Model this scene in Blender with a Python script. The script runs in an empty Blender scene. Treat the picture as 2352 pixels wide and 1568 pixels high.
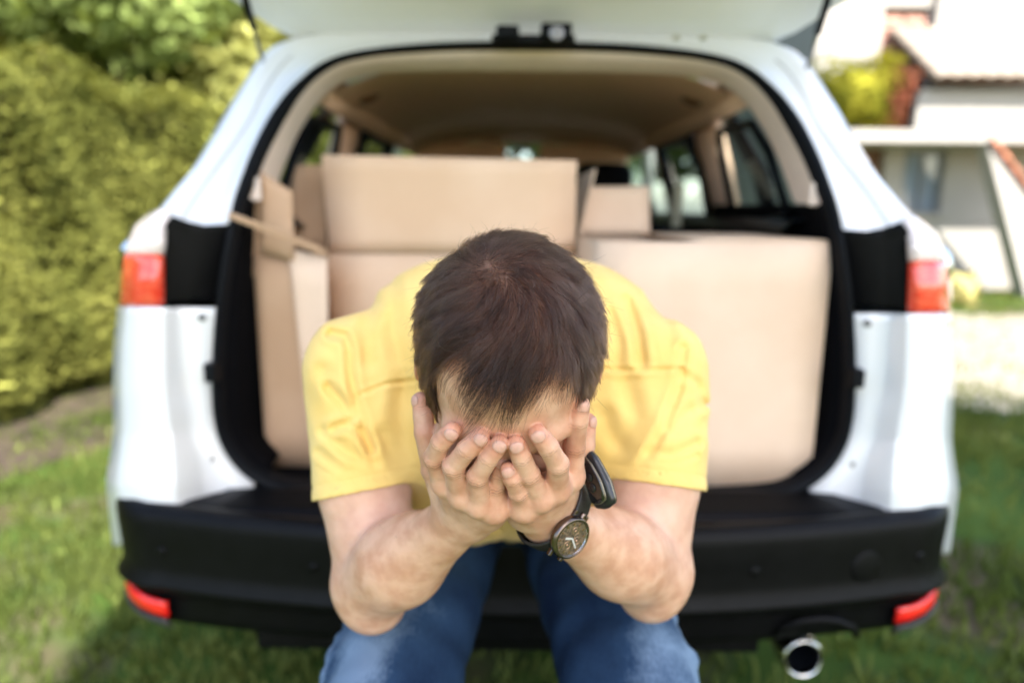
import bpy, bmesh, math, random
import numpy as np
from mathutils import Vector, Matrix
random.seed(7); rng = np.random.default_rng(11)
R = math.radians
S = bpy.context.scene
COL = S.collection

# ------------------------------------------------------------------ camera
CAM_H = 1.28; PITCH = R(11.1); ROLL = R(0.5); FPX = 1568.0
cp, sp = math.cos(PITCH), math.sin(PITCH)
cam_d = bpy.data.cameras.new('camera'); cam = bpy.data.objects.new('camera', cam_d); COL.objects.link(cam)
cam_d.lens = 24; cam_d.sensor_width = 36; cam_d.clip_start = 0.05; cam_d.clip_end = 500
cam.location = (0, 0, CAM_H)
_x = Vector((1, 0, 0)); _u = Vector((0, sp, cp)); _f = Vector((0, cp, -sp))
_xr = _x*math.cos(ROLL) + _u*math.sin(ROLL); _ur = _u*math.cos(ROLL) - _x*math.sin(ROLL)
cam.rotation_euler = Matrix((_xr, _ur, -_f)).transposed().to_euler()
cam_d.dof.use_dof = True; cam_d.dof.focus_distance = 0.594; cam_d.dof.aperture_fstop = 1.9
cam_d.dof.aperture_blades = 9
S.camera = cam

# ------------------------------------------------------------------ light
SUN_EL, SUN_AZ = R(46), R(155)          # azimuth from +Y (away from the camera) towards +X
sun_to = Vector((math.sin(SUN_AZ)*math.cos(SUN_EL), math.cos(SUN_AZ)*math.cos(SUN_EL), math.sin(SUN_EL)))
W_ = bpy.data.worlds.new('World'); S.world = W_; W_.use_nodes = True
nt = W_.node_tree; nt.nodes.clear()
sky = nt.nodes.new('ShaderNodeTexSky'); sky.sky_type = 'NISHITA'; sky.sun_disc = False
sky.sun_elevation = SUN_EL; sky.sun_rotation = SUN_AZ; sky.altitude = 0
sky.air_density = 1.0; sky.dust_density = 1.6; sky.ozone_density = 0.6
bg = nt.nodes.new('ShaderNodeBackground'); bg.inputs['Strength'].default_value = 0.15
wo = nt.nodes.new('ShaderNodeOutputWorld')
nt.links.new(sky.outputs[0], bg.inputs[0]); nt.links.new(bg.outputs[0], wo.inputs[0])
sl = bpy.data.lights.new('sun', 'SUN'); sl.energy = 4.8; sl.angle = R(0.5); sl.color = (1.0, 0.94, 0.85)
so = bpy.data.objects.new('sun', sl); COL.objects.link(so)
so.rotation_euler = sun_to.to_track_quat('Z', 'Y').to_euler()
V_ = S.view_settings; V_.view_transform = 'Standard'; V_.look = 'None'; V_.gamma = 1; V_.use_curve_mapping = False
V_.exposure = 1.85
S.render.engine = 'CYCLES'
S.cycles.use_denoising = True; S.cycles.denoiser = 'OPENIMAGEDENOISE'
S.cycles.max_bounces = 7; S.cycles.diffuse_bounces = 4; S.cycles.glossy_bounces = 3
S.cycles.transmission_bounces = 5; S.cycles.transparent_max_bounces = 12
S.cycles.caustics_reflective = False; S.cycles.caustics_refractive = False
S.cycles.sample_clamp_indirect = 8

# ------------------------------------------------------------------ projection helpers (measured points -> metres)
def unroll(x, y):
    u = (x-1176)/FPX; v = (y-784)/FPX; c, s = math.cos(ROLL), math.sin(ROLL)
    return u*c + v*s, v*c - u*s
def Wd(x, y, d):
    u, v = unroll(x, y)
    return np.array((u*d, d*(cp - v*sp), CAM_H - d*(sp + v*cp)))
def WY(x, y, Y):
    u, v = unroll(x, y)
    return Wd(x, y, Y/(cp - v*sp))
def proj(p):
    d = p[..., 1]*cp - (p[..., 2]-CAM_H)*sp
    u = p[..., 0]/d; v = -(p[..., 1]*sp + (p[..., 2]-CAM_H)*cp)/d
    c, s = math.cos(ROLL), math.sin(ROLL)
    return (u*c - v*s)*FPX + 1176, (v*c + u*s)*FPX + 784
Z1 = lambda zx, zy, d: Wd(871.1+zx*0.28245, 834.8+zy*0.28245, d)

# ------------------------------------------------------------------ object helpers
def link(o, parent=None):
    COL.objects.link(o)
    if parent is not None: o.parent = parent
    return o
def tag(o, label=None, cat=None, group=None, kind=None):
    if label: o['label'] = label
    if cat: o['category'] = cat
    if group: o['group'] = group
    if kind: o['kind'] = kind
    return o
def empty(name, loc=(0, 0, 0), rz=0.0, **k):
    o = bpy.data.objects.new(name, None); COL.objects.link(o); o.location = loc; o.rotation_euler = (0, 0, rz)
    o.empty_display_size = 0.1
    return tag(o, **k)
def setup(o, parent):
    """place a world-space mesh under a (possibly moved) parent without moving it"""
    if parent is not None:
        o.parent = parent
        M = Matrix.Translation(parent.location) @ parent.rotation_euler.to_matrix().to_4x4()
        pp = parent.parent
        if pp is not None: M = Matrix.Translation(pp.location) @ pp.rotation_euler.to_matrix().to_4x4() @ M
        o.matrix_parent_inverse = M.inverted()
def mesh(name, v, f, mat, parent=None, smooth=True, inv=True):
    me = bpy.data.meshes.new(name)
    v = np.asarray(v, np.float32)
    if isinstance(f, np.ndarray) and f.ndim == 2:
        n, k = f.shape
        me.vertices.add(len(v)); me.vertices.foreach_set('co', v.ravel())
        me.loops.add(n*k); me.loops.foreach_set('vertex_index', f.astype(np.int32).ravel())
        me.polygons.add(n); me.polygons.foreach_set('loop_start', np.arange(0, n*k, k, dtype=np.int32))
        me.update(calc_edges=True); me.validate()
    else:
        me.from_pydata([tuple(map(float, q)) for q in v], [], [tuple(map(int, q)) for q in f]); me.update()
    if smooth: me.polygons.foreach_set('use_smooth', [True]*len(me.polygons))
    if mat is not None: me.materials.append(mat)
    o = bpy.data.objects.new(name, me); COL.objects.link(o)
    if inv: setup(o, parent)
    elif parent is not None: o.parent = parent
    return o
def from_bm(name, bm, mat, parent=None, smooth=True, inv=True):
    me = bpy.data.meshes.new(name); bm.normal_update(); bm.to_mesh(me); bm.free()
    if smooth: me.polygons.foreach_set('use_smooth', [True]*len(me.polygons))
    me.materials.append(mat)
    o = bpy.data.objects.new(name, me); COL.objects.link(o)
    if inv: setup(o, parent)
    elif parent is not None: o.parent = parent
    return o
def bevel(o, w, seg=2, ang=40):
    m = o.modifiers.new('bevel', 'BEVEL'); m.width = w; m.segments = seg; m.limit_method = 'ANGLE'; m.angle_limit = R(ang)
    return o
def solid(o, t, off=-1):
    m = o.modifiers.new('solid', 'SOLIDIFY'); m.thickness = t; m.offset = off
    return o
def subd(o, n=2):
    m = o.modifiers.new('sub', 'SUBSURF'); m.levels = n; m.render_levels = n
    return o
def bx(bm, c, s, rot=None):
    """box centred c, full size s"""
    M = Matrix.Translation(c) @ (rot if rot is not None else Matrix.Identity(4)) @ Matrix.Diagonal((s[0], s[1], s[2], 1))
    return bmesh.ops.create_cube(bm, size=1, matrix=M)['verts']
def box(name, c, s, mat, parent=None, rot=None, bw=0.0, smooth=False):
    bm = bmesh.new(); bx(bm, c, s, rot); o = from_bm(name, bm, mat, parent, smooth)
    if bw: bevel(o, bw)
    return o
def grid(name, P, mat, parent=None, closed=False, smooth=True, flip=False):
    """P: (n, m, 3) array of points -> sheet"""
    P = np.asarray(P, float); n, m = P.shape[:2]
    i, j = np.meshgrid(np.arange(n-1), np.arange(m if closed else m-1), indexing='ij')
    j2 = (j+1) % m
    f = np.stack([i*m+j, i*m+j2, (i+1)*m+j2, (i+1)*m+j], -1).reshape(-1, 4)
    if flip: f = f[:, ::-1]
    return mesh(name, P.reshape(-1, 3), f, mat, parent, smooth)
def crom(P, n):
    """Catmull-Rom resample of a polyline (k, d) to n points"""
    P = np.asarray(P, float); k = len(P)
    Q = np.vstack([2*P[0]-P[1], P, 2*P[-1]-P[-2]])
    t = np.linspace(0, k-1-1e-9, n); i = np.floor(t).astype(int); u = (t-i)[:, None]
    a, b, c, d = Q[i], Q[i+1], Q[i+2], Q[i+3]
    return 0.5*((2*b) + (c-a)*u + (2*a-5*b+4*c-d)*u**2 + (-a+3*b-3*c+d)*u**3)
def tube_pts(P, r, nseg=10, closed=False):
    P = np.asarray(P, float); n = len(P)
    r = np.broadcast_to(np.asarray(r, float), (n,))
    T = (np.roll(P, -1, 0)-np.roll(P, 1, 0)) if closed else np.gradient(P, axis=0)
    T /= np.linalg.norm(T, axis=1)[:, None]+1e-12
    up = np.array((0, 0, 1.0)); N = []
    a = np.cross(T[0], up)
    if np.linalg.norm(a) < 1e-3: a = np.cross(T[0], (1, 0, 0))
    for k in range(n):
        a = a - T[k]*np.dot(a, T[k]); a = a/(np.linalg.norm(a)+1e-12); N.append(a)
    N = np.array(N); Bn = np.cross(T, N)
    th = np.linspace(0, 2*np.pi, nseg, endpoint=False)
    return P[:, None] + r[:, None, None]*(N[:, None]*np.cos(th)[None, :, None] + Bn[:, None]*np.sin(th)[None, :, None])
def tube(name, P, r, mat, parent=None, nseg=10, closed=False, cap=True):
    G = tube_pts(P, r, nseg, closed); n, m = G.shape[:2]
    f = []
    for i in range(n if closed else n-1):
        for j in range(m):
            a, b = i*m+j, i*m+(j+1) % m; c, d = ((i+1) % n)*m+(j+1) % m, ((i+1) % n)*m+j
            f.append((a, b, c, d))
    if cap and not closed: f.append(tuple(range(m))[::-1]); f.append(tuple((n-1)*m+j for j in range(m)))
    return mesh(name, G.reshape(-1, 3), f, mat, parent)
def lathe(name, prof, axis_o, axis_d, mat, parent=None, n=32, smooth=True):
    """prof: list of (r, h) along axis_d from axis_o"""
    d = Vector(axis_d).normalized(); a = d.orthogonal().normalized(); b = d.cross(a)
    o = np.array(axis_o, float); d = np.array(d); a = np.array(a); b = np.array(b)
    th = np.linspace(0, 2*np.pi, n, endpoint=False)
    P = np.array([[o + d*h + r*(a*math.cos(t)+b*math.sin(t)) for t in th] for r, h in prof])
    return grid(name, P, mat, parent, closed=True, smooth=smooth)

# ------------------------------------------------------------------ materials
def new_mat(name):
    m = bpy.data.materials.new(name); m.use_nodes = True
    b = m.node_tree.nodes['Principled BSDF']
    return m, m.node_tree, b
def pmat(name, col, rough=0.5, var=0.0, scale=20.0, bump=0.0, bscale=None, metal=0.0, coat=0.0, spec=0.5,
         col2=None, detail=4.0, sheen=0.0, sub=0.0, trans=0.0, ior=1.45, stretch=None):
    m, t, b = new_mat(name); N = t.nodes; L = t.links
    b.inputs['Base Color'].default_value = (*col, 1); b.inputs['Roughness'].default_value = rough
    b.inputs['Metallic'].default_value = metal; b.inputs['Coat Weight'].default_value = coat
    b.inputs['Specular IOR Level'].default_value = spec; b.inputs['Coat Roughness'].default_value = 0.06
    b.inputs['Sheen Weight'].default_value = sheen; b.inputs['Transmission Weight'].default_value = trans
    b.inputs['IOR'].default_value = ior
    if sub: b.inputs['Subsurface Weight'].default_value = sub; b.inputs['Subsurface Scale'].default_value = 0.004
    tc = N.new('ShaderNodeTexCoord'); src = tc.outputs['Object']
    if stretch:
        mp = N.new('ShaderNodeMapping'); mp.inputs['Scale'].default_value = stretch; L.new(src, mp.inputs[0]); src = mp.outputs[0]
    if var or col2:
        nz = N.new('ShaderNodeTexNoise'); nz.inputs['Scale'].default_value = scale; nz.inputs['Detail'].default_value = detail
        L.new(src, nz.inputs['Vector'])
        c2 = col2 if col2 else tuple(min(1, c*(1+var)) for c in col)
        c1 = col if col2 else tuple(c*(1-var) for c in col)
        rp = N.new('ShaderNodeValToRGB'); rp.color_ramp.elements[0].position = 0.35; rp.color_ramp.elements[1].position = 0.65
        rp.color_ramp.elements[0].color = (*c1, 1); rp.color_ramp.elements[1].color = (*c2, 1)
        L.new(nz.outputs['Fac'], rp.inputs[0]); L.new(rp.outputs[0], b.inputs['Base Color'])
    if bump:
        nb = N.new('ShaderNodeTexNoise'); nb.inputs['Scale'].default_value = bscale or scale*4; nb.inputs['Detail'].default_value = 5
        L.new(src, nb.inputs['Vector'])
        bp = N.new('ShaderNodeBump'); bp.inputs['Strength'].default_value = min(1, bump); bp.inputs['Distance'].default_value = 0.002
        L.new(nb.outputs['Fac'], bp.inputs['Height']); L.new(bp.outputs[0], b.inputs['Normal'])
    return m
# =================================================================== ground, lawn, path
def hnoise(x, y):
    return (.035*np.sin(x*.9+1.3)*np.sin(y*.7)+.02*np.sin(x*2.3+y*1.7))*np.clip((np.hypot(x, y-3)-3)/6, 0, 1)
gm, t, b = new_mat('lawn_soil'); N = t.nodes; L = t.links
b.inputs['Roughness'].default_value = .95; b.inputs['Specular IOR Level'].default_value = .1
tc = N.new('ShaderNodeTexCoord'); n1 = N.new('ShaderNodeTexNoise'); n1.inputs['Scale'].default_value = 1.6; n1.inputs['Detail'].default_value = 8; L.new(tc.outputs['Object'], n1.inputs['Vector'])
r1 = N.new('ShaderNodeValToRGB'); E = r1.color_ramp.elements; E[0].position = .36; E[0].color = (.10, .075, .05, 1); E[1].position = .52; E[1].color = (.045, .085, .016, 1)
e = E.new(.72); e.color = (.085, .13, .025, 1); L.new(n1.outputs['Fac'], r1.inputs[0]); L.new(r1.outputs[0], b.inputs['Base Color'])
gx = np.concatenate([np.linspace(-60, -8, 14), np.linspace(-7.5, 9, 67), np.linspace(10, 70, 14)]); gy = np.concatenate([np.linspace(-12, -1, 8), np.linspace(-.5, 14, 59), np.linspace(15, 130, 20)])
GX, GY = np.meshgrid(gx, gy, indexing='ij')
o = grid('ground', np.stack([GX, GY, hnoise(GX, GY)], -1), gm, flip=True); tag(o, kind='structure')
# worn sandy drive at the right, in front of the house
pm = pmat('sandy_path', (.25, .225, .17), .95, var=.18, scale=3, bump=.8, bscale=60)
P = []
for v_ in np.linspace(0, 1, 26):
    row = []
    for u_ in np.linspace(0, 1, 40):
        x = 2.0+8.0*u_; y0 = 4.15+.22*math.sin(x*2.3)+.12*math.sin(x*5.1)-.10*(x-3); y1 = 8.7+.2*math.sin(x*1.9)
        y = y0+(y1-y0)*v_; row.append((x+.15*math.sin(y*4)*(u_ < .02), y, hnoise(x, y)+.006))
    P.append(row)
o = grid('path', P, pm, flip=True); tag(o, kind='structure')
def onpath(x, y): return (x > 2.05+.15*np.sin(y*4)) & (y > 4.15+.22*np.sin(x*2.3)+.12*np.sin(x*5.1)-.10*(x-3)) & (y < 8.7+.2*np.sin(x*1.9)) & (np.random.default_rng(1).random(len(x)) > .16+.30*np.exp(-((y-4.3)/.45)**2)+.20*(np.abs(y-5.6-.1*np.sin(x*3)) < .22))
def grass_blades(n, x0, x1, y0, y1, seed, hgt, name, mat, excl=None, dens=None):
    r = np.random.default_rng(seed)
    x = r.uniform(x0, x1, n); y = y0+(y1-y0)*r.random(n)**1.35
    keep = np.ones(n, bool)
    if excl is not None: keep &= ~excl(x, y)
    patch = np.sin(x*1.9+.6)*np.sin(y*2.3+x*.7)+.6*np.sin(x*5.1-y*4.2)
    fin = np.sin(x*17+3*np.sin(y*7))*np.sin(y*19+3*np.sin(x*9)); keep &= r.random(n) < np.clip(.50+.32*patch+.35*fin, .06, 1)
    x, y = x[keep], y[keep]; n = len(x)
    h = hgt*r.uniform(.45, 1.25, n)*(1+.25*np.sin(x*2.1)*np.sin(y*1.3)); a = r.uniform(0, 6.28, n); w = r.uniform(.003, .006, n)*(1+y*.12)
    lean = r.uniform(.1, .8, n)*h; la = r.uniform(0, 6.28, n)
    z = hnoise(x, y); dx, dy = np.cos(a)*w, np.sin(a)*w; lx, ly = np.cos(la)*lean, np.sin(la)*lean
    v = np.stack([np.stack([x-dx, y-dy, z], 1), np.stack([x+dx, y+dy, z], 1), np.stack([x+dx*.7+lx*.4, y+dy*.7+ly*.4, z+h*.6], 1), np.stack([x-dx*.7+lx*.4, y-dy*.7+ly*.4, z+h*.6], 1),
                  np.stack([x+lx, y+ly, z+h], 1)], 1).reshape(-1, 3)
    i = np.arange(n)[:, None]*5
    q = np.concatenate([i+np.array([[0, 1, 2]]), i+np.array([[0, 2, 3]]), i+np.array([[3, 2, 4]])])
    return tag(mesh(name, v, q.astype(np.int32), mat, smooth=False), kind='stuff')
def leafmat(name, c1, c2, c3=None, sc=1.2, trans=.45, rough=.6):
    m = bpy.data.materials.new(name); m.use_nodes = True; t = m.node_tree; N = t.nodes; L = t.links; N.clear()
    d = N.new('ShaderNodeBsdfDiffuse'); tr = N.new('ShaderNodeBsdfTranslucent'); g = N.new('ShaderNodeBsdfGlossy'); g.inputs['Roughness'].default_value = .35
    mx = N.new('ShaderNodeMixShader'); mx.inputs[0].default_value = trans; mg = N.new('ShaderNodeMixShader'); mg.inputs[0].default_value = .10; o = N.new('ShaderNodeOutputMaterial')
    tc = N.new('ShaderNodeTexCoord'); n = N.new('ShaderNodeTexNoise'); n.inputs['Scale'].default_value = sc; n.inputs['Detail'].default_value = 7
    L.new(tc.outputs['Object'], n.inputs['Vector']); r = N.new('ShaderNodeValToRGB'); E = r.color_ramp.elements
    E[0].position = .33; E[0].color = (*c1, 1); E[1].position = .66; E[1].color = (*c2, 1)
    if c3: e = E.new(.80); e.color = (*c3, 1)
    L.new(n.outputs['Fac'], r.inputs[0]); L.new(r.outputs[0], d.inputs[0]); L.new(r.outputs[0], g.inputs[0])
    mu = N.new('ShaderNodeMix'); mu.data_type = 'RGBA'; mu.blend_type = 'MULTIPLY'; mu.inputs['Factor'].default_value = 1; mu.inputs['B'].default_value = (1.2, 1.12, .60, 1)
    L.new(r.outputs[0], mu.inputs['A']); L.new(mu.outputs['Result'], tr.inputs[0])
    L.new(d.outputs[0], mx.inputs[1]); L.new(tr.outputs[0], mx.inputs[2]); L.new(mx.outputs[0], mg.inputs[1]); L.new(g.outputs[0], mg.inputs[2]); L.new(mg.outputs[0], o.inputs[0])
    return m
grassm = leafmat('grass_blades', (.085, .125, .030), (.205, .240, .070), (.34, .32, .15), sc=1.5, trans=.5)
ex = lambda x, y: ((np.abs(x-.047) < .60) & (y > 2.6) & (y < 5.6)) | onpath(x, y)
grass_blades(150000, -3.4, 3.6, .55, 5.0, 3, .055, 'grass', grassm, ex)
grass_blades(70000, -4, 9, 3.8, 12.5, 4, .055, 'grass', grassm, ex)

# ------------------------------------------------------------------ leafy volumes
def leaf_cloud(name, cen, nrm, size, mat, parent=None, seed=0, aspect=.5, jit=.8, kind=None):
    """one small two-triangle leaf at each centre"""
    r = np.random.default_rng(seed); n = len(cen)
    d = nrm+r.normal(0, jit, (n, 3)); d /= np.linalg.norm(d, axis=1)[:, None]
    a = np.cross(d, r.normal(size=(n, 3))); a /= np.linalg.norm(a, axis=1)[:, None]; b = np.cross(d, a)
    s = size*r.uniform(.6, 1.4, n)[:, None]
    v = np.stack([cen-a*s, cen+b*s*aspect, cen+a*s+d*s*.25, cen-b*s*aspect], 1).reshape(-1, 3)
    q = np.arange(n*4, dtype=np.int32).reshape(-1, 4)
    o = mesh(name, v, q, mat, parent, smooth=False)
    if kind: tag(o, kind=kind)
    return o
bark = pmat('bark', (.10, .07, .045), .95, var=.35, scale=14, bump=1, bscale=60, stretch=(1, 1, .25))
dirtm = pmat('leaf_litter', (.055, .040, .028), .95, var=.4, scale=9, bump=1, bscale=40)
# hedge: runs along the left side of the car; top glows where the sun grazes it
hA = np.array((-4.35, -.2)); hB = np.array((-1.30, 7.9)); hd = (hB-hA)/np.linalg.norm(hB-hA); hn = np.array((hd[1], -hd[0]))   # hn faces the lawn
HL_ = np.linalg.norm(hB-hA)
hedge = empty('clipped_hedge', (hA[0], hA[1], 0), label='tall clipped conifer hedge running along the lawn on the left', cat='hedge')
hm_ = leafmat('hedge_leaf', (.125, .138, .032), (.26, .265, .068), (.42, .39, .16), sc=2.2, trans=.42)
r = np.random.default_rng(5)
cen = []; nrm = []
def hedge_off(u, z): return .10*np.sin(u*2.1)+.07*np.sin(u*4.7+z*3)+.06*np.sin(z*5.2+u)+.05*np.sin(u*9+z*7)
n = 84000; u = r.uniform(0, HL_, n); z = 2.02*r.random(n)**.9; dp = r.random(n)**2*.26
off = hedge_off(u, z)+.04*np.clip(z-1.7, 0, 1)-.10*(z < .18)
P = np.concatenate([hA+hd*u[:, None]+hn*(off-dp)[:, None], z[:, None]], 1); cen.append(P); nrm.append(np.tile((*hn, .25), (n, 1)))
n = 20000; u = r.uniform(0, HL_, n); w = r.uniform(-1.0, .1, n); P = np.concatenate([hA+hd*u[:, None]+hn*w[:, None], (2.04+.05*np.sin(u*3)+.06*np.sin(u*7+w*9)-r.random(n)**2*.12+.10*r.random(n)**6)[:, None]], 1)
cen.append(P); nrm.append(np.tile((0, 0, 1.), (n, 1)))
o = leaf_cloud('foliage', np.concatenate(cen), np.concatenate(nrm), .029, hm_, hedge, 6, .38, .6, kind='stuff')
hcore = pmat('hedge_twigs', (.035, .030, .014), .95, var=.4, scale=12, bump=1)
us = np.linspace(0, HL_, 60); rows = []
for k, (w0, zz) in enumerate([(-.26, .05), (-.22, .6), (-.22, 1.2), (-.24, 1.75), (-.35, 1.93), (-1.0, 1.93), (-1.05, 1.2), (-1.0, .05)]):
    rows.append([(*(hA+hd*u_+hn*(w0+(hedge_off(u_, zz) if w0 > -.3 else 0))), zz) for u_ in us])
grid('branches', rows, hcore, hedge)
for k in range(11):
    u_ = .4+k*.82; c = hA+hd*u_+hn*-.45
    tube('stem', [(c[0], c[1], -.02), (c[0]+.02, c[1]+.01, .5), (c[0]-.01, c[1], 1.5)], [.045, .035, .02], bark, hedge, 7)
# leaf litter strip at the hedge foot
o = grid('hedge_bed', [[(*(hA+hd*u_+hn*(w_+.08*math.sin(u_*3+w_*4))), .008+.03*(w_ < .1)) for w_ in np.linspace(-.6, .62, 7)] for u_ in np.linspace(.2, HL_, 70)], dirtm); tag(o, kind='structure')

# trees beyond the hedge
def tree(name, label, x, y, h, cr, mat, seed, nl=14000, ls=.07, trunk_h=None, group='broadleaf trees beyond the hedge'):
    r = np.random.default_rng(seed)
    T = empty(name, (x, y, 0), label=label, cat='tree'); T['group'] = group
    th = trunk_h or h*.35; tr = .035*h**.9/1.3
    bm_pts = [(0, 0, -.1), (.05, .02, th*.5), (-.03, .06, th), (.06, 0, h*.62), (0, .02, h*.9)]
    tube('trunk', crom(np.array(bm_pts)+np.array((x, y, 0)), 12), np.linspace(tr, tr*.15, 12), bark, T, 9)
    cl = []; 
    for k in range(26):
        a = r.uniform(0, 6.28); zz = r.uniform(.30, 1.0); rad = cr*math.sqrt(max(.05, 1-((zz-.62)/.48)**2))*r.uniform(.35, 1)
        c = np.array((x+math.cos(a)*rad, y+math.sin(a)*rad, h*zz)); cl.append((c, r.uniform(.22, .42)*cr))
        if k < 11:
            s0 = np.array((x, y, h*max(.25, zz-.28))); tube('limb', crom([s0, (s0*.5+c*.5)+np.array((0, 0, -.08*h*.3)), c], 6), np.linspace(tr*.4, tr*.08, 6), bark, T, 5)
    per = nl//len(cl); C = []; Nn = []
    for c, rr in cl:
        d = r.normal(size=(per, 3)); d /= np.linalg.norm(d, axis=1)[:, None]; q = r.random(per)**.28
        C.append(c+d*rr*q[:, None]*np.array((1, 1, .75))); Nn.append(d+np.array((0, 0, .5)))
    leaf_cloud('crown', np.concatenate(C), np.concatenate(Nn), ls, mat, T, seed+1, .6, .7, kind='stuff')
    return T
tm1 = leafmat('leaf_fresh', (.14, .20, .055), (.29, .35, .12), (.46, .47, .26), sc=.8, trans=.5)
tm2 = leafmat('leaf_blue_green', (.12, .18, .09), (.24, .31, .16), (.40, .43, .28), sc=.8, trans=.4)
tm3 = leafmat('leaf_yellow_green', (.19, .21, .05), (.35, .35, .12), (.50, .48, .25), sc=.8, trans=.5)
spec = [(-6.6, 6.0, 5.2, 2.0, tm3, 'fresh green garden tree beyond the hedge at the far left of the photo'), (-5.6, 8.6, 6.2, 2.3, tm1, 'fresh green tree beyond the hedge, second from the left'),
        (-4.0, 11.0, 6.5, 2.5, tm1, 'bright green tree beyond the hedge, right above its middle'), (-2.4, 9.6, 5.4, 1.9, tm3, 'yellow green tree close behind the hedge beside the open tailgate'),
        (-.6, 13.0, 6.5, 2.5, tm2, 'dark green tree seen only past the roof of the car'), (-9.2, 10.5, 8.0, 3.0, tm1, 'tall leafy tree filling the top left corner'),
        (-6.8, 15.0, 9.0, 3.4, tm1, 'tall light green tree farthest back above the hedge'), (-2.2, 17.0, 9.0, 3.4, tm1, 'big rounded tree far behind the car roof'), (-12.5, 16.5, 10.0, 3.8, tm2, 'large tree at the far left edge behind all others')]
for k, (x, y, h, c, m, lb) in enumerate(spec): tree('garden_tree', lb, x, y, h, c, m, 40+k, nl=24000 if k < 5 else 15000, ls=.036+.005*y)

for k, (x, y, h, c) in enumerate(((1.5, 19, 8, 3.2), (4.8, 21, 9, 3.6), (-5.5, 22, 11, 4.2), (-10.5, 23, 12, 4.6), (.0, 24, 10, 4.0), (9, 26, 11, 4.4), (-16, 22, 11, 4.4))):
    tree('garden_tree', ['round green tree far behind the car windscreen', 'wide green tree far behind, between car and house', 'tall tree in the far background above the hedge', 'very tall pale tree at the far left background', 'distant tree behind the middle of the roof', 'distant tree behind the house', 'distant wide tree beyond the left edge'][k], x, y, h, c, (tm1, tm2, tm3)[k % 3], 80+k, nl=6500, ls=.17, group='distant garden trees')
# unseen trees added to keep man, boot and near lawn out of the sun
def added_shade_tree(lb, tx, ty, tz, dist, rad, seed, n):
    c = np.array((tx, ty, tz))+np.array(sun_to)*dist
    r = np.random.default_rng(seed); T = empty('added_shade_tree', (c[0]+.6, c[1]-.5, 0), label=lb, cat='tree'); T['group'] = 'sun-blocking trees added behind the camera'
    tube('trunk', crom(np.array([(c[0]+.6, c[1]-.5, -.1), (c[0]+.5, c[1]-.4, c[2]*.4), (c[0]+.1, c[1], c[2]*.75), tuple(c)]), 14), np.linspace(.22, .06, 14), bark, T, 10)
    for k in range(9):
        a = k*.7+seed; e = c+np.array((math.cos(a)*rad[0]*.7, math.sin(a)*rad[1]*.7, (.3-.1*(k % 5))*rad[2]))
        tube('limb', crom([np.array((c[0]+.2, c[1]-.1, c[2]*.7)), (c+e)/2+np.array((0, 0, -.2)), e], 7), np.linspace(.08, .015, 7), bark, T, 6)
    d = r.normal(size=(n, 3)); d /= np.linalg.norm(d, axis=1)[:, None]; q = r.random(n)**.38
    leaf_cloud('crown', c+d*np.array(rad)*(q*(1+.14*np.sin(d[:, 0]*6)*np.sin(d[:, 2]*5+1)))[:, None], d+np.array((0, 0, .6)), .085, tm1, T, seed, .65, .5, kind='stuff')
added_shade_tree('unseen leafy tree added behind the photographer, shading man and car', 0.50, 0.98, 1.08, 8.5, (1.2, 1.2, 1.12), 91, 42000)
added_shade_tree('second unseen leafy tree added behind the photographer, shading the lawn right of the car', 3.0, 2.6, .2, 9.5, (2.0, 1.6, 1.3), 92, 15000)

# =================================================================== house at the right
HX, HY = 5.0, 11.2
wall_m = pmat('white_render', (.33, .315, .29), .9, var=.04, scale=3, bump=.4, bscale=120)
tile_m = pmat('clay_tile', (.42, .17, .10), .8, var=.35, scale=9, bump=.5)
tile_pale = pmat('pale_clay_tile', (.30, .25, .20), .8, var=.2, scale=9, bump=.5)
shut_m = pmat('salmon_shutter', (.46, .25, .19), .7, var=.08, scale=10)
wood_m = pmat('brown_wood', (.13, .065, .035), .7, var=.3, scale=6, bump=.5, stretch=(1, 6, 1))
grey_m = pmat('grey_frame', (.16, .17, .18), .5)
glass_m = pmat('window_glass', (.55, .62, .68), .06, spec=.8); glass_m.node_tree.nodes['Principled BSDF'].inputs['Base Color'].default_value = (.20, .25, .30, 1)
house = empty('house', (HX, HY, 0), label='two-storey white rendered house with a planted balcony and tiled roofs at the right', cat='house')
def hp(x, y, Y): return WY(x, y, Y)
def wallbox(name, x0, x1, z0, z1, Y, dep, mat, parent=house, holes=()):
    """wall facing the camera with rectangular openings (x0,x1,z0,z1), built from strips"""
    xs = sorted({x0, x1, *[h for q in holes for h in q[:2]]}); zs = sorted({z0, z1, *[h for q in holes for h in q[2:]]})
    bm = bmesh.new()
    for a, b_ in zip(xs[:-1], xs[1:]):
        for c, d in zip(zs[:-1], zs[1:]):
            mx_, mz = (a+b_)/2, (c+d)/2
            if any(q[0] < mx_ < q[1] and q[2] < mz < q[3] for q in holes): continue
            bx(bm, ((a+b_)/2, Y+dep/2, (c+d)/2), (b_-a, dep, d-c))
    bmesh.ops.remove_doubles(bm, verts=bm.verts, dist=1e-4)
    return from_bm(name, bm, mat, parent, smooth=False)
Yw = HY
def X(px, Y=HY, py=400): return float(WY(px, py, Y)[0])
def Z(py, Y=HY, px=2100): return float(WY(px, py, Y)[2])
zb = 2.45                                              # balcony slab level
lower = wallbox('lower_wall', X(1860), X(1860)+9.0, 0, Z(322), HY, .3, wall_m, holes=[(X(2075), X(2170), Z(490), Z(345)), (X(1968), X(2030), .02, Z(338))])
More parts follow.
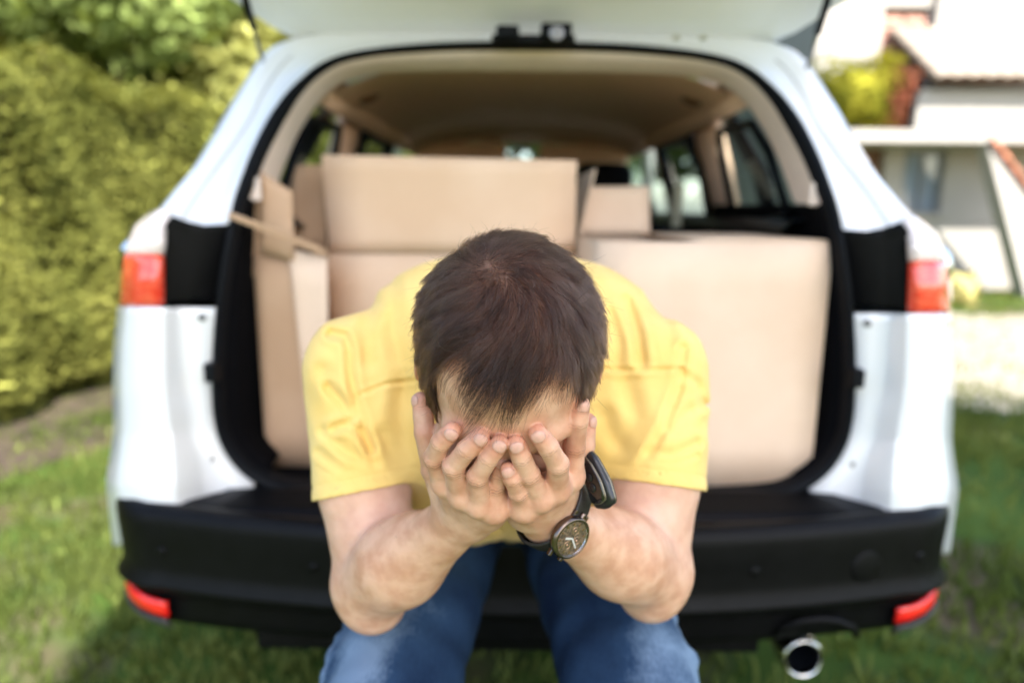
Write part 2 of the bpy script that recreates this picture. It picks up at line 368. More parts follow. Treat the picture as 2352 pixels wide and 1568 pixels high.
def window(name, x0, x1, z0, z1, Y, parent, nv=2, fm=grey_m, fw=.05):
    w = box(name, ((x0+x1)/2, Y+.12, (z0+z1)/2), (x1-x0, .02, z1-z0), glass_m, parent)
    fr = bmesh.new()
    for a, b_, c, d in ((x0, x1, z0, z0+fw), (x0, x1, z1-fw, z1), (x0, x0+fw, z0+fw, z1-fw), (x1-fw, x1, z0+fw, z1-fw)): bx(fr, ((a+b_)/2, Y+.08, (c+d)/2), (b_-a, .05, d-c))
    for k in range(1, nv): bx(fr, (x0+(x1-x0)*k/nv, Y+.08, (z0+z1)/2), (fw, .045, z1-z0-2*fw))
    f = from_bm('frame', fr, fm, None, smooth=False); f.parent = w
    f.matrix_parent_inverse = Matrix.Identity(4); f.parent = w; f.matrix_parent_inverse = (Matrix.Identity(4))
    return w
def sub(o, p):
    """parent world-space mesh o under part p without moving it"""
    o.parent = p; M = Matrix.Identity(4)
    if p.parent is not None: M = Matrix.Translation(p.parent.location) @ p.parent.rotation_euler.to_matrix().to_4x4() @ p.matrix_parent_inverse @ p.matrix_basis if False else Matrix.Identity(4)
    o.matrix_parent_inverse = M; return o
w1 = window('window', X(2075), X(2170), Z(490), Z(345), HY, house)
box('window_sill', ((X(2070)+X(2175))/2, HY-.05, Z(494)), (X(2175)-X(2070), .16, .05), wall_m, house)
box('curtain', ((X(2120)+X(2160))/2, HY+.17, Z(418)), (.30, .02, 1.0), pmat('pale_curtain', (.5, .54, .58), .9), house)
box('door', ((X(1968)+X(2030))/2, HY+.15, Z(338)/2), (X(2030)-X(1968), .05, Z(338)-.03), wood_m, house)
# balcony slab + parapet
Yb = HY-1.1
slab = box('balcony_slab', ((X(1880, Yb)+X(2352, Yb)+2)/2, Yb+.62, Z(312, Yb)), (X(2352, Yb)-X(1880, Yb)+2, 1.24, .16), wall_m, house)
box('parapet', ((X(2090, Yb)+X(2352, Yb)+2)/2, Yb+.06, (Z(305, Yb)+Z(205, Yb))/2), (X(2352, Yb)+2-X(2090, Yb), .14, Z(205, Yb)-Z(305, Yb)), wall_m, house)
def tile_rows(name, x0, x1, ya, za, yb, zb_, mat, parent, pitch=.21, nr=5):
    """pantile roof: each tile is an arched piece"""
    th = np.linspace(0, np.pi, 6); me = None
    L_ = math.hypot(yb-ya, zb_-za); n = int((x1-x0)/pitch); k = 0
    for r_ in range(nr):
        f0 = r_/nr; f1 = (r_+1.12)/nr
        for i in range(n):
            x = x0+pitch*(i+.5)
            if me is None:
                P = []
                for s, lift in ((0, .0), (L_/nr*1.14, .018)):
                    P.append([(math.cos(a)*pitch*.5, s, math.sin(a)*pitch*.34+.03-lift) for a in th])
                o = grid('tile', P, mat, None); solid(o, .014); me = o; o.rotation_euler = (math.atan2(zb_-za, yb-ya), 0, 0)
            else:
                o = me.copy(); COL.objects.link(o)
            o.parent = parent; o.matrix_parent_inverse = Matrix.Translation(parent.location).inverted()
            o.location = (x, ya+(yb-ya)*f0, za+(zb_-za)*f0+.0015*math.sin(i*7+r_*3)); k += 1
    return k
# lean-to roof over the balcony parapet
def roof_deck(name, x0, x1, ya, za, yb, zb_, mat, parent, t_=.05):
    P = [[(x0, ya, za), (x1, ya, za)], [(x0, yb, zb_), (x1, yb, zb_)]]
    return solid(grid(name, P, mat, parent, smooth=False), t_, 1)
xa, xb = X(2100, Yb), X(2352, Yb)+1.2
roof_deck('roof_board', xa, xb, Yb-.25, Z(190, Yb-.25), HY, Z(190, Yb-.25)+.95, wood_m, house)
tile_rows('tile', xa, xb, Yb-.28, Z(190, Yb-.25)+.0, HY, Z(190, Yb-.25)+.95, tile_pale, house, .23, 5)
# upper wall with shuttered opening
up_ = wallbox('upper_wall', X(1850), X(1850)+9.0, Z(322)+.002, Z(322)+3.6, HY+.02, .3, wall_m, holes=[(X(1992), X(2098), Z(262), Z(15)), ])
box('recess_back', ((X(1992)+X(2098))/2, HY+.36, (Z(262)+Z(15))/2), (X(2098)-X(1992)+.3, .04, Z(15)-Z(262)+.2), shut_m, house)
for a, b_ in ((1996, 2040), (2046, 2092)):
    s_ = box('shutter', ((X(a)+X(b_))/2, HY+.10, (Z(255)+Z(35))/2), (X(b_)-X(a), .04, Z(35)-Z(255)), shut_m, house)
    for k in range(14): 
        zz = Z(250)+(Z(40)-Z(250))*(k+.5)/14
        box('slat', ((X(a)+X(b_))/2, HY+.07, zz), (X(b_)-X(a)-.08, .03, .05), shut_m, house)
box('drainpipe', (X(2108), HY-.06, Z(322)+1.6), (.09, .09, 3.1), wall_m, house, bw=.02)
# gable roof above with overhang that throws a slanting shade
zt = Z(322)+3.55
roof_deck('roof_board', X(1850)-.3, X(1850)+9.3, HY-.75, zt-.1, HY+4, zt+2.4, wood_m, house, .08)
box('eave_beam', (X(1850)+4.5, HY-.55, zt-.2), (9.4, .12, .14), wood_m, house)
# outside stair with clay-tiled parapet, descending to the right
sx0, sx1 = X(2262, Yb), X(2262, Yb)+3.4; sz0 = Z(318, Yb)
ang = math.atan2(-(1.9), 1.75); ln = 3.0
for k in range(12):
    q = (k+.5)/12*ln; cx, cz = sx0+math.cos(ang)*q, sz0+math.sin(ang)*q
    for j in range(2):
        th = np.linspace(0, np.pi, 6)
        M_ = Matrix.Translation((cx, Yb+.05+.2*j, cz)) @ Matrix.Rotation(-ang, 4, 'Y')
        P = [[tuple(M_ @ Vector((s, math.cos(a)*.10, math.sin(a)*.09))) for a in th] for s in (-.14, .15)]
        solid(grid('stair_tile', P, tile_m, house), .015)
bm = bmesh.new()
v = [(sx0-.02, sz0-.04), (sx0+math.cos(ang)*ln, sz0-.04+math.sin(ang)*ln), (sx0+math.cos(ang)*ln, .0), (sx0+2.9, .0), (sx0+2.9, 0), (sx0+.3, .0)]
fr_ = [bm.verts.new((x_, Yb+.02, max(0, z_))) for x_, z_ in ((sx0-.02, sz0-.04), (sx0+math.cos(ang)*ln, max(0.02, sz0-.04+math.sin(ang)*ln)), (sx0+math.cos(ang)*ln, 0), (sx0+.9, 0))]
f = bm.faces.new(fr_); e_ = bmesh.ops.extrude_face_region(bm, geom=[f]); bmesh.ops.translate(bm, vec=(0, .28, 0), verts=[q for q in e_['geom'] if isinstance(q, bmesh.types.BMVert)])
bmesh.ops.recalc_face_normals(bm, faces=bm.faces); from_bm('stair_wall', bm, wall_m, house, smooth=False)
# side wall and chimney keep the house solid from other views
box('side_wall', (X(1860)+.15, HY+2.4, (zt)/2), (.3, 4.2, zt), wall_m, house); box('rear_wall', (X(1860)+4.5, HY+4.6, zt/2), (9, .3, zt), wall_m, house)
# balcony plants: yellow-green and reddish shrubs
pl1 = leafmat('balcony_leaf', (.16, .17, .02), (.34, .32, .04), (.42, .30, .06), sc=3, trans=.5)
pl2 = leafmat('red_leaf', (.16, .05, .03), (.30, .12, .07), None, sc=3, trans=.4)
def shrub(name, label, c, rad, mat, n, ls, seed, cat='shrub', group=None, stem=True):
    r = np.random.default_rng(seed); T = empty(name, (c[0], c[1], c[2]-rad[2]), label=label, cat=cat)
    if group: T['group'] = group
    d = r.normal(size=(n, 3)); d /= np.linalg.norm(d, axis=1)[:, None]; q = r.random(n)**.4
    wob = 1+.3*np.sin(d[:, 0]*5+seed)*np.sin(d[:, 2]*4+seed)
    leaf_cloud('foliage', np.array(c)+d*np.array(rad)*(q*wob)[:, None], d, ls, mat, T, seed, .6, .8, kind='stuff')
    for k in range(4):
        a = k*1.6+seed; tube('stem', [(c[0], c[1], c[2]-rad[2]), (c[0]+math.cos(a)*rad[0]*.3, c[1]+math.sin(a)*rad[1]*.3, c[2]), (c[0]+math.cos(a)*rad[0]*.6, c[1]+math.sin(a)*rad[1]*.5, c[2]+rad[2]*.6)], [.02, .014, .006], bark, T, 5)
    return T
zsl = Z(312, Yb)+.08
shrub('balcony_shrub', 'yellow green shrub spilling over the balcony edge left of the parapet', (X(1965, Yb), Yb+.25, zsl+.48), (.72, .38, .60), pl1, 4200, .045, 71)
shrub('balcony_shrub', 'reddish shrub on the balcony below the salmon shutters', (X(2062, Yb), Yb+.30, zsl+.42), (.38, .3, .50), pl2, 1800, .045, 72)
shrub('balcony_shrub', 'green shrub at the left end of the balcony nearest the car', (X(1915, Yb), Yb+.4, zsl+.40), (.42, .3, .45), tm1, 1300, .045, 73)
shrub('flowering_shrub', 'small yellow flowering shrub at the foot of the white wall', (X(2215, 8.8, 590), 8.8, .30), (.24, .2, .22), pmat('yellow_flower', (.50, .44, .16), .8, var=.2, scale=20), 1300, .035, 74)
# =================================================================== white estate SUV, rear end towards the camera
XC = .047
car = empty('suv', (XC, 3.4, 0), label='white SUV with open tailgate and black bumper, filled with cardboard boxes', cat='car')
def CP(h, y, Y, s=1):
    """half-width h and height y measured on the photo (px, level), at distance Y"""
    v = (y-784)/FPX; d = Y/(cp-v*sp)
    return np.array((XC+s*h/FPX*d, Y, CAM_H-d*(sp+v*cp)))
paint = pmat('white_paint', (.80, .81, .82), .28, coat=1.0, var=.01, scale=2)
paint.node_tree.nodes['Principled BSDF'].inputs['Coat Roughness'].default_value = .04
blk = pmat('black_plastic', (.0035, .0035, .004), .42, spec=.14, var=.15, scale=30, bump=.25, bscale=700)
rubber = pmat('black_rubber', (.004, .005, .007), .5, spec=.12)
trim_b = pmat('beige_trim', (.76, .64, .57), .75, var=.03, scale=30, bump=.2, bscale=500)
headl = pmat('headliner_cloth', (.84, .56, .40), .95, var=.04, scale=60, bump=.3, bscale=500)
carpet = pmat('dark_carpet', (.003, .003, .004), .95, spec=.08, bump=.5, bscale=300)
seat_m = pmat('black_seat_cloth', (.005, .005, .006), .85, spec=.1, bump=.4, bscale=300)
chrome = pmat('chrome', (.75, .75, .74), .12, metal=1.0)
steel = pmat('dark_steel', (.20, .20, .21), .35, metal=.9)
tyre_m = pmat('tyre_rubber', (.015, .015, .015), .75, bump=.3)
# ---- rear quarter panels below and around the lamps, mirrored
ysl = np.array([1262, 1200, 1150, 1110, 1060, 1000, 940, 880, 800, 712])
def itp(tab, ys): tab = np.array(sorted(tab)); return np.interp(ys, tab[:, 0], tab[:, 1])
sil = itp([(1245, 958), (1180, 969), (1110, 976), (1060, 967), (1000, 959), (850, 964), (800, 962), (712, 953)], ysl)
edg = itp([(1262, 806), (1199, 812), (1135, 822), (1063, 824), (1016, 828), (944, 840), (880, 849), (713, 852)], ysl)
cr2 = itp([(1262, 735), (1200, 748), (1123, 756), (1063, 764), (1016, 788), (944, 790), (880, 808), (713, 819)], ysl)
sea = itp([(1262, 640), (1132, 625), (1110, 640), (1083, 669), (1050, 698), (1016, 719), (944, 738), (880, 736), (806, 738), (702, 732)], ysl)
fine = lambda a, n=46: np.interp(np.linspace(0, len(a)-1, n), np.arange(len(a)), a)
def smooth1(a, k=3):
    a = a.copy()
    for _ in range(k): a[1:-1] = .25*a[:-2]+.5*a[1:-1]+.25*a[2:]
    return a
ysf = fine(ysl); silf, edgf, cr2f, seaf = [smooth1(fine(q), 5) for q in (sil, edg, cr2, sea)]
bulge = np.interp(ysf, [712, 900, 1000, 1060, 1120, 1262], [0, -.004, -.003, -.016, -.030, -.030])
for s in (-1, 1):
    cols = []
    def colm(h, Y, dY=0): return [CP(a, y, Y+b_*dY, s) for a, y, b_ in zip(h, ysf, bulge)]
    S0 = colm(silf, 1.425, 1)
    far = lambda Yf, dx: [np.array((p_[0]+s*dx, Yf, p_[2])) for p_ in S0]
    cols = [far(5.0, -.06), far(4.4, .0), far(3.2, .012), far(2.3, .012), far(1.75, .006), S0,
            colm(silf-(silf-edgf)*.22, 1.375, 1), colm(silf-(silf-edgf)*.60, 1.352, 1), colm(edgf+7, 1.346, 1), colm(edgf-3, 1.352, 1),
            colm(cr2f+6, 1.392, .5), colm(cr2f-6, 1.398, .3), colm((cr2f+seaf)/2, 1.405, 0), colm(seaf+4, 1.412, 0), colm(seaf-6, 1.44, 0)]
    o = grid('quarter_panel', np.array(cols), paint, car, flip=(s > 0)); solid(o, .003)
    # round fixing holes with clips in the jamb
    for hy, hh in ((735, 765), (1060, 737)):
        c = CP(hh, hy, 1.402, s); lathe('jamb_bolt', [(0, -.004), (.006, -.004), (.008, -.001), (.0085, .002)], c, (0, 1, 0), steel, car, 14)
    c = CP(740, 860, 1.395, s); box('tailgate_buffer', c, (.024, .030, .040), rubber, car, bw=.004)
# ---- D-pillars and roof edge in one loft around the opening
O = [(862, 503, 1.452), (866, 494, 1.455), (835, 455, 1.50), (789, 402, 1.56), (748, 335, 1.61), (705, 262, 1.66), (664, 196, 1.70), (628, 142, 1.74), (585, 108, 1.78), (500, 88, 1.81), (360, 78, 1.83), (180, 74, 1.84), (0, 72, 1.84)]
C1 = [(842, 516, 1.43), (838, 503, 1.435), (796, 440, 1.49), (745, 375, 1.555), (706, 325, 1.60), (672, 280, 1.64), (640, 215, 1.68), (605, 150, 1.73), (565, 118, 1.765), (490, 98, 1.79), (355, 87, 1.80), (180, 82, 1.81), (0, 80, 1.81)]
C2 = [(780, 530, 1.435), (778, 515, 1.445), (748, 460, 1.50), (706, 395, 1.56), (672, 345, 1.60), (638, 290, 1.635), (606, 230, 1.67), (560, 175, 1.705), (520, 140, 1.725), (455, 116, 1.74), (340, 98, 1.745), (180, 91, 1.75), (0, 89, 1.75)]
SE = [(706, 535, 1.44), (706, 520, 1.445), (689, 462, 1.475), (662, 385, 1.515), (641, 335, 1.54), (610, 275, 1.575), (572, 222, 1.61), (530, 180, 1.64), (490, 150, 1.665), (432, 127, 1.69), (330, 110, 1.70), (180, 99, 1.71), (0, 96, 1.71)]
def arch(tab, n=70):
    A = crom(np.array(tab, float), n); L_ = [CP(a, b_, c, -1) for a, b_, c in A]; R_ = [CP(a, b_, c, 1) for a, b_, c in A[::-1]]
    return np.array(L_+R_[1:])
aO, a1, a2, aS = arch(O), arch(C1), arch(C2), arch(SE)
lip = a2*.35+aS*.65+np.array((0, .012, 0))
o = grid('roof_surround', np.array([aO, aO*.5+a1*.5+np.array((0, -.006, .006)), a1, a2+np.array((0, .010, 0)), lip, aS+np.array((0, -.004, 0)), aS+np.array((0, .03, 0))]), paint, car); solid(o, .003)
# gutter seam running down the pillar
for s in (0, 1):
    seg = (a1*.55+a2*.45)[3:46] if s == 0 else (a1*.55+a2*.45)[-46:-3]
    tube('gutter_seam', seg+np.array((0, .001, 0)), .0035, pmat('seam_sealer', (.55, .56, .58), .5), car, 6)
# roof skin forward to the windscreen
nA = len(aO); roof = [aO+np.array((0, .004, -.002))]
for Yf, dz, sx_ in ((2.2, .035, 1.0), (2.8, .045, 1.0), (3.4, .02, .99), (3.75, -.02, .97)):
    rr_ = aO.copy(); rr_[:, 0] = XC+(rr_[:, 0]-XC)*sx_
    keep = rr_[:, 2]; w = np.clip((keep-1.28)/.35, 0, 1)
    rr_[:, 1] = np.where(w > 0, Yf+(1.85-aO[:, 1])*-.0, Yf); rr_[:, 2] = keep+dz*w; roof.append(rr_)
roofA = np.array(roof)[:, 41:-41]
o = grid('roof', roofA, paint, car, flip=False); solid(o, .003)
# ---- black lamp pockets beside the lamps
for s in (-1, 1):
    yy = np.linspace(0, 1, 14)
    a = [CP(np.interp(t_, [0, .1, 1], [835, 853, 850]), np.interp(t_, [0, 1], [504, 712]), 1.372, s) for t_ in yy]
    b1 = [CP(np.interp(t_, [0, 1], [812, 822]), np.interp(t_, [0, 1], [512, 706]), 1.405, s) for t_ in yy]
    b2 = [CP(np.interp(t_, [0, 1], [792, 800]), np.interp(t_, [0, 1], [518, 703]), 1.402, s) for t_ in yy]
    b3 = [CP(np.interp(t_, [0, 1], [760, 778]), np.interp(t_, [0, 1], [524, 700]), 1.425, s) for t_ in yy]
    b4 = [CP(np.interp(t_, [0, 1], [700, 728]), np.interp(t_, [0, 1], [520, 700]), 1.432, s) for t_ in yy]
    o = grid('lamp_pocket', [a, b1, b2, b3, b4], blk, car, flip=(s > 0)); solid(o, .003)
# ---- tail lamps: clear upper lens, red lower lens, reflector bowls behind
def glassy(name, col, tw, rough=.03):
    m, t, b = new_mat(name); b.inputs['Base Color'].default_value = (*col, 1); b.inputs['Roughness'].default_value = rough
    b.inputs['Transmission Weight'].default_value = tw; b.inputs['IOR'].default_value = 1.25; b.inputs['Coat Weight'].default_value = 1; b.inputs['Coat Roughness'].default_value = .03
    return m
lens_c = pmat('clear_lens', (.88, .78, .76), .08, coat=1.0, var=.10, scale=60); lens_r = pmat('red_lens', (.80, .035, .014), .10, coat=1.0, col2=(.86, .13, .07), scale=38, stretch=(1, 1, 3))
lens_rim = pmat('red_lens_edge', (.60, .012, .012), .12, coat=1.0)
for s in (-1, 1):
    T = lathe('taillight', [(0, 0), (.05, .002), (.055, .010)], CP(905, 610, 1.40, s), (0, 1, 0), chrome, car, 20)
    def lamp(name, y0, y1, so, se, mat, bul):
        rows = []
        for t_ in np.linspace(0, 1, 14):
            y = y0+(y1-y0)*t_; a = np.interp(y, *zip(*so)); e = np.interp(y, *zip(*se)); r_ = []
            for w in np.linspace(0, 1, 12):
                endf = 1-.10*(abs(2*t_-1)**6)
                Y = np.interp(w, [0, .10, .35, .8, 1], [1.435, 1.388, 1.352, 1.338, 1.356])*1.0
                Y += (1-endf)*.12+(.010*math.sin(t_*22) if bul else .003*math.sin(t_*9))*(.15 < w < .85)
                if y < 560: Y += (560-y)*.0009
                r_.append(CP(a+(e-a)*w, y, Y, s))
            rows.append(r_)
        o = grid(name, rows, mat, None, flip=(s > 0)); o.parent = T; o.matrix_parent_inverse = Matrix.Translation(car.location).inverted() @ Matrix.Identity(4)
        T2 = Matrix.Translation(car.location); o.matrix_parent_inverse = (T2 @ T.matrix_parent_inverse).inverted() if False else Matrix.Identity(4)
        solid(o, .004); return o
    so_ = [(488, 868), (505, 895), (528, 922), (568, 939), (605, 948), (650, 953), (712, 954)]; se_ = [(488, 864), (497, 842), (540, 853), (590, 856), (712, 855)]
    lamp('clear_lens', 490, 592, so_, se_, lens_c, False); lamp('red_lens', 593, 710, so_, [(488, 860), (712, 855)], lens_r, False)
    for yy_, hh in ((628, 885), (655, 887)):
        c = CP(hh, yy_, 1.352, s); q = lathe('bulb_reflector', [(0, .004), (.008, .003), (.014, -.001), (.016, -.006)], c+np.array((0, -.001, 0)), (0, -1, 0), chrome if yy_ < 600 else lens_rim, None, 18)
        q.parent = T; q.matrix_parent_inverse = Matrix.Identity(4)
# ---- seal and inner trim
SEL = SE[::-1]  # top centre -> bottom
full = [(0, 96, 1.71), (180, 99, 1.71), (330, 110, 1.70), (432, 127, 1.69), (490, 150, 1.665), (530, 180, 1.64), (572, 222, 1.61), (610, 275, 1.575), (641, 335, 1.54), (662, 385, 1.515), (689, 462, 1.475), (704, 535, 1.44),
        (722, 640, 1.428), (732, 740, 1.425), (737, 850, 1.42), (733, 950, 1.42), (716, 1020, 1.42), (680, 1076, 1.42), (630, 1112, 1.42), (560, 1130, 1.42), (400, 1136, 1.42), (200, 1137, 1.42), (0, 1137, 1.42)]
inn = [(0, 116, 1.725), (180, 118, 1.725), (330, 128, 1.715), (396, 137, 1.705), (452, 152, 1.68), (500, 182, 1.655), (540, 225, 1.625), (572, 276, 1.59), (604, 335, 1.555), (627, 385, 1.53), (658, 462, 1.49), (678, 535, 1.455),
       (694, 640, 1.442), (704, 740, 1.44), (708, 850, 1.435), (704, 950, 1.435), (690, 1005, 1.435), (655, 1055, 1.435), (605, 1090, 1.435), (545, 1108, 1.435), (400, 1115, 1.435), (200, 1117, 1.435), (0, 1117, 1.435)]
def ring(tab, n=90):
    A = crom(np.array(tab, float), n); R_ = np.array([CP(a, b_, c, 1) for a, b_, c in A]); L_ = np.array([CP(a, b_, c, -1) for a, b_, c in A])
    return np.vstack([R_, L_[::-1][1:-1]])
rf, ri = ring(full), ring(inn)
o = grid('door_seal', [rf+np.array((0, .02, 0)), rf+np.array((0, -.008, 0)), rf*.7+ri*.3+np.array((0, -.020, 0)), rf*.3+ri*.7+np.array((0, -.018, 0)), ri+np.array((0, -.002, 0)), ri+np.array((0, .02, 0))], rubber, car, closed=True)
# beige upper trim frame (top and sides down to the belt) and black lower trim
tr2 = [(0, 166, 1.80), (180, 167, 1.80), (330, 172, 1.79), (388, 180, 1.78), (440, 196, 1.76), (485, 228, 1.73), (520, 272, 1.70), (548, 318, 1.67), (570, 365, 1.64), (588, 410, 1.62), (606, 462, 1.60)]
A = crom(np.array(tr2, float), 60); B_ = crom(np.array(inn[:11], float), 60)
t_in = np.array([CP(*q, -1) for q in A[::-1]]+[CP(*q, 1) for q in A[1:]]); t_out = np.array([CP(*q, -1) for q in B_[::-1]]+[CP(*q, 1) for q in B_[1:]])
mid = (t_in+t_out)/2+np.array((0, -.012, 0))
o = grid('opening_trim', [t_out+np.array((0, .004, 0)), t_out*.75+t_in*.25+np.array((0, -.010, 0)), mid, t_in*.85+t_out*.15+np.array((0, -.004, 0)), t_in, t_in+np.array((0, .03, .010))], trim_b, car)
for s in (-1, 1):
    lo_out = np.array([CP(*q, s) for q in crom(np.array(inn[10:19], float), 40)])
    lo_in = lo_out.copy(); lo_in[:, 0] = XC+s*np.interp(lo_out[:, 2], [.68, .76, 1.28], [.60, .645, .640]); lo_in[:, 1] = 1.60
    back = lo_in.copy(); back[:, 1] = 2.35; back[:, 0] = XC+s*.63
    o = grid('side_lining', [lo_out+np.array((0, .003, 0)), lo_out*.6+lo_in*.4+np.array((0, -.01, 0)), lo_in, back], carpet, car, flip=(s < 0)); solid(o, .004)
    # small light clip and tie-down on the lining
    box('lining_clip', CP(645, 440, 1.515, s), (.03, .012, .05), trim_b, car, bw=.004)
# load floor, sill
zf = .664
box('load_floor', (XC, 2.0, zf-.012), (1.30, 1.14, .02), carpet, car)
P = [CP(h_, 1137, 1.42, s_) for s_ in (-1,) for h_ in (560,)]
sill = [[(XC+x_, 1.425, .660), (XC+x_, 1.432, .666), (XC+x_, 1.47, .666), (XC+x_, 1.50, zf)] for x_ in np.linspace(-.50, .50, 12)]
grid('load_sill', sill, blk, car)
# ---- step pad on the bumper between the jambs
zt_ = .672
pad = []
for Y_, hw in ((1.285, .745), (1.33, .735), (1.395, .665), (1.43, .66)):
    pad.append([(XC+x_*hw, Y_, zt_-.012*(Y_ < 1.30)+.0*abs(x_)) for x_ in np.linspace(-1, 1, 30)])
o = grid('step_pad', pad, pmat('ribbed_black_plastic', (.005, .006, .009), .5, spec=.18, bump=.3, bscale=60), car, flip=False)
for k in range(7):
    Y_ = 1.315+k*.014; box('pad_rib', (XC, Y_, zt_+.0015), (1.30-.06*k*.2, .005, .003), blk, car)
# ---- bumper: section swept round the rear
def bump_curve(u, out=0):
    """u -1..1 across the car: plan view of the bumper"""
    x_ = math.sin(u*math.pi/2*.999); ax_ = abs(u)
    hw = .872
    if ax_ < .80: X_ = u/.80*.76; Y_ = 1.235+.085*(abs(X_)/.76)**2.2
    else:
        w = (ax_-.80)/.20; th = w*math.pi/2
        X_ = math.copysign(.76+.112*math.sin(th), u); Y_ = 1.320+.112*(1-math.cos(th))+max(0, w-.7)*.6
    return X_, Y_
us = np.concatenate([np.linspace(-1, -.8, 14)[:-1], np.linspace(-.8, .8, 41), np.linspace(.8, 1, 14)[1:]])
prof = [(.012, .662), (.004, .672), (-.010, .674), (-.026, .668), (-.034, .655), (-.036, .640), (-.034, .60), (-.032, .55), (-.034, .53), (-.044, .515), (-.046, .508), (-.040, .500), (-.020, .494), (-.012, .47), (-.012, .44), (-.006, .415), (.02, .405)]
rows = []
for k, (out, z_) in enumerate(prof):
    row = []
    for u in us:
        X_, Y_ = bump_curve(u); n_ = np.array((X_*.35/.87 if abs(u) < .8 else math.copysign(math.sin((abs(u)-.8)/.2*math.pi/2), u), -1 if abs(u) < .8 else -math.cos((abs(u)-.8)/.2*math.pi/2))); n_ /= np.linalg.norm(n_)
        zz = z_+(.006*(abs(u)**3) if z_ > .6 else 0)-(.018*(abs(u)**4)*(z_ < .5))
        row.append((XC+X_+n_[0]*-out*1.0, Y_-abs(out)*0+n_[1]*-out, zz))
    rows.append(row)
bum = grid('bumper', rows, blk, car, flip=True)
# sensor discs, tow-eye cover
def on_bumper(u, z_, out=-.037):
    X_, Y_ = bump_curve(u); n_ = np.array((X_*.35/.87 if abs(u) < .8 else math.copysign(math.sin((abs(u)-.8)/.2*math.pi/2), u), -1 if abs(u) < .8 else -math.cos((abs(u)-.8)/.2*math.pi/2))); n_ /= np.linalg.norm(n_)
    return np.array((XC+X_-n_[0]*out, Y_-n_[1]*out, z_)), np.array((n_[0], n_[1], 0))
c, n_ = on_bumper(.70, .575, -.033); q = lathe('tow_eye_cover', [(0, .003), (.030, .003), (.034, .0015), (.036, -.003)], c, n_, blk, car, 28)
for u_ in (-.79, -.45, .45, .83):
    c, n_ = on_bumper(u_, .585, -.033); lathe('parking_sensor', [(0, .004), (.0085, .004), (.0105, .001), (.012, -.003)], c, n_, blk, car, 20)
# reflectors in the lower corners, with their housings
refl = pmat('red_reflector', (.75, .012, .010), .18, coat=1.0, var=.12, scale=120)
refl.node_tree.nodes['Principled BSDF'].inputs['Emission Strength'].default_value = 0
for s in (-1, 1):
    rows = []; hrows = []
    for w in np.linspace(0, 1, 14):
        u_ = s*(.80+.165*w); r_ = []; h_ = []
        zt0 = np.interp(w, [0, .8, 1], [.468, .494, .486]); zb0 = np.interp(w, [0, .75, 1], [.432, .452, .478])
        for v_ in np.linspace(0, 1, 7):
            z_ = zt0+(zb0-zt0)*v_; bul = .006*math.sin(v_*math.pi)*math.sin(min(1, w+.05)*math.pi)**.4
            c, n_ = on_bumper(u_, z_, -.030-bul); r_.append(c)
        for v_ in np.linspace(0, 1, 6):
            z_ = zb0-.004-(.030-.018*w)*v_; c, n_ = on_bumper(u_, z_, -.036+.02*v_**2); h_.append(c)
        rows.append(r_); hrows.append(h_)
    o = grid('rear_reflector', rows, refl, car, flip=(s < 0)); solid(o, .008)
    o = grid('reflector_housing', hrows, pmat('grey_plastic', (.045, .043, .042), .45), car, flip=(s < 0)); solid(o, .006)
# exhaust with chrome tip and dark cut-out
ec = WY(1845, 1512, 1.30)
lathe('exhaust_bore', [(0, .12), (.034, .12), (.0355, .012)], ec, (0, 1, -.04), rubber, car, 30)
lathe('exhaust_pipe', [(.0355, .012), (.0365, .0), (.039, -.004), (.043, -.003), (.0455, .003), (.0455, .05), (.038, .10)], ec, (0, 1, -.04), chrome, car, 36)
tube('exhaust_shroud', [(ec[0]-.085, 1.262, .425), (ec[0]-.07, 1.25, .450), (ec[0]-.035, 1.245, .468), (ec[0], 1.243, .473), (ec[0]+.035, 1.245, .468), (ec[0]+.07, 1.25, .450), (ec[0]+.085, 1.262, .425)], .008, blk, car, 8)
box('silencer', (ec[0]-.35, 1.75, .36), (.6, .35, .16), steel, car, bw=.05)
box('underbody', (XC, 3.3, .35), (1.45, 3.6, .12), blk, car)
box('lower_valance', (XC-.05, 1.29, .40), (1.05, .03, .06), blk, car, bw=.008)
# ---- tailgate, raised
gate = empty('tailgate_pivot', (XC, 1.80, 1.70)) if False else None
gp = []
def GP(h, w, s): 
    """w 0 at hinge .. 1 at the free edge"""
    Y_ = 1.80-.99*w; z_ = 1.695+.10*math.sin(w*math.pi*.5)+.17*w+.02*math.sin(w*9)*0
    return np.array((XC+s*h, Y_, z_))
ws = np.linspace(0, 1, 24); hw_ = np.interp(ws, [0, .06, .2, .5, .8, .95, 1], [.585, .640, .690, .745, .760, .74, .66])
und = []
for w, h in zip(ws, hw_):
    row = []
    for a in np.linspace(-1, 1, 33):
        aa = abs(a)
        # pressed inner panel: raised rim, recess with the window, lower panel recess
        z_off = .028*(1-min(1, max(0, (aa-.80)/.12)))*(1 if .10 < w < .93 else 0)
        z_off -= .018*math.exp(-((w-.115)/.035)**2)*(aa < .86)
        z_off += .012*math.exp(-((w-.20)/.05)**2)*math.cos(a*9)
        p_ = GP(h*a, w, 1); row.append(p_+np.array((0, 0, z_off-.012*(aa > .97))))
    und.append(row)
und = np.array(und)
tg = grid('tailgate', und, paint, car, flip=False)
outer = und.copy(); outer[:, :, 2] = np.array([[GP(h*a, w, 1)[2]+.075*(1-abs(a)**4)*(1-abs(2*w-1)**6)+.002 for a in np.linspace(-1, 1, 33)] for w, h in zip(ws, hw_)])
def under(o, p):
    o.parent = p; o.matrix_parent_inverse = Matrix.Identity(4); return o
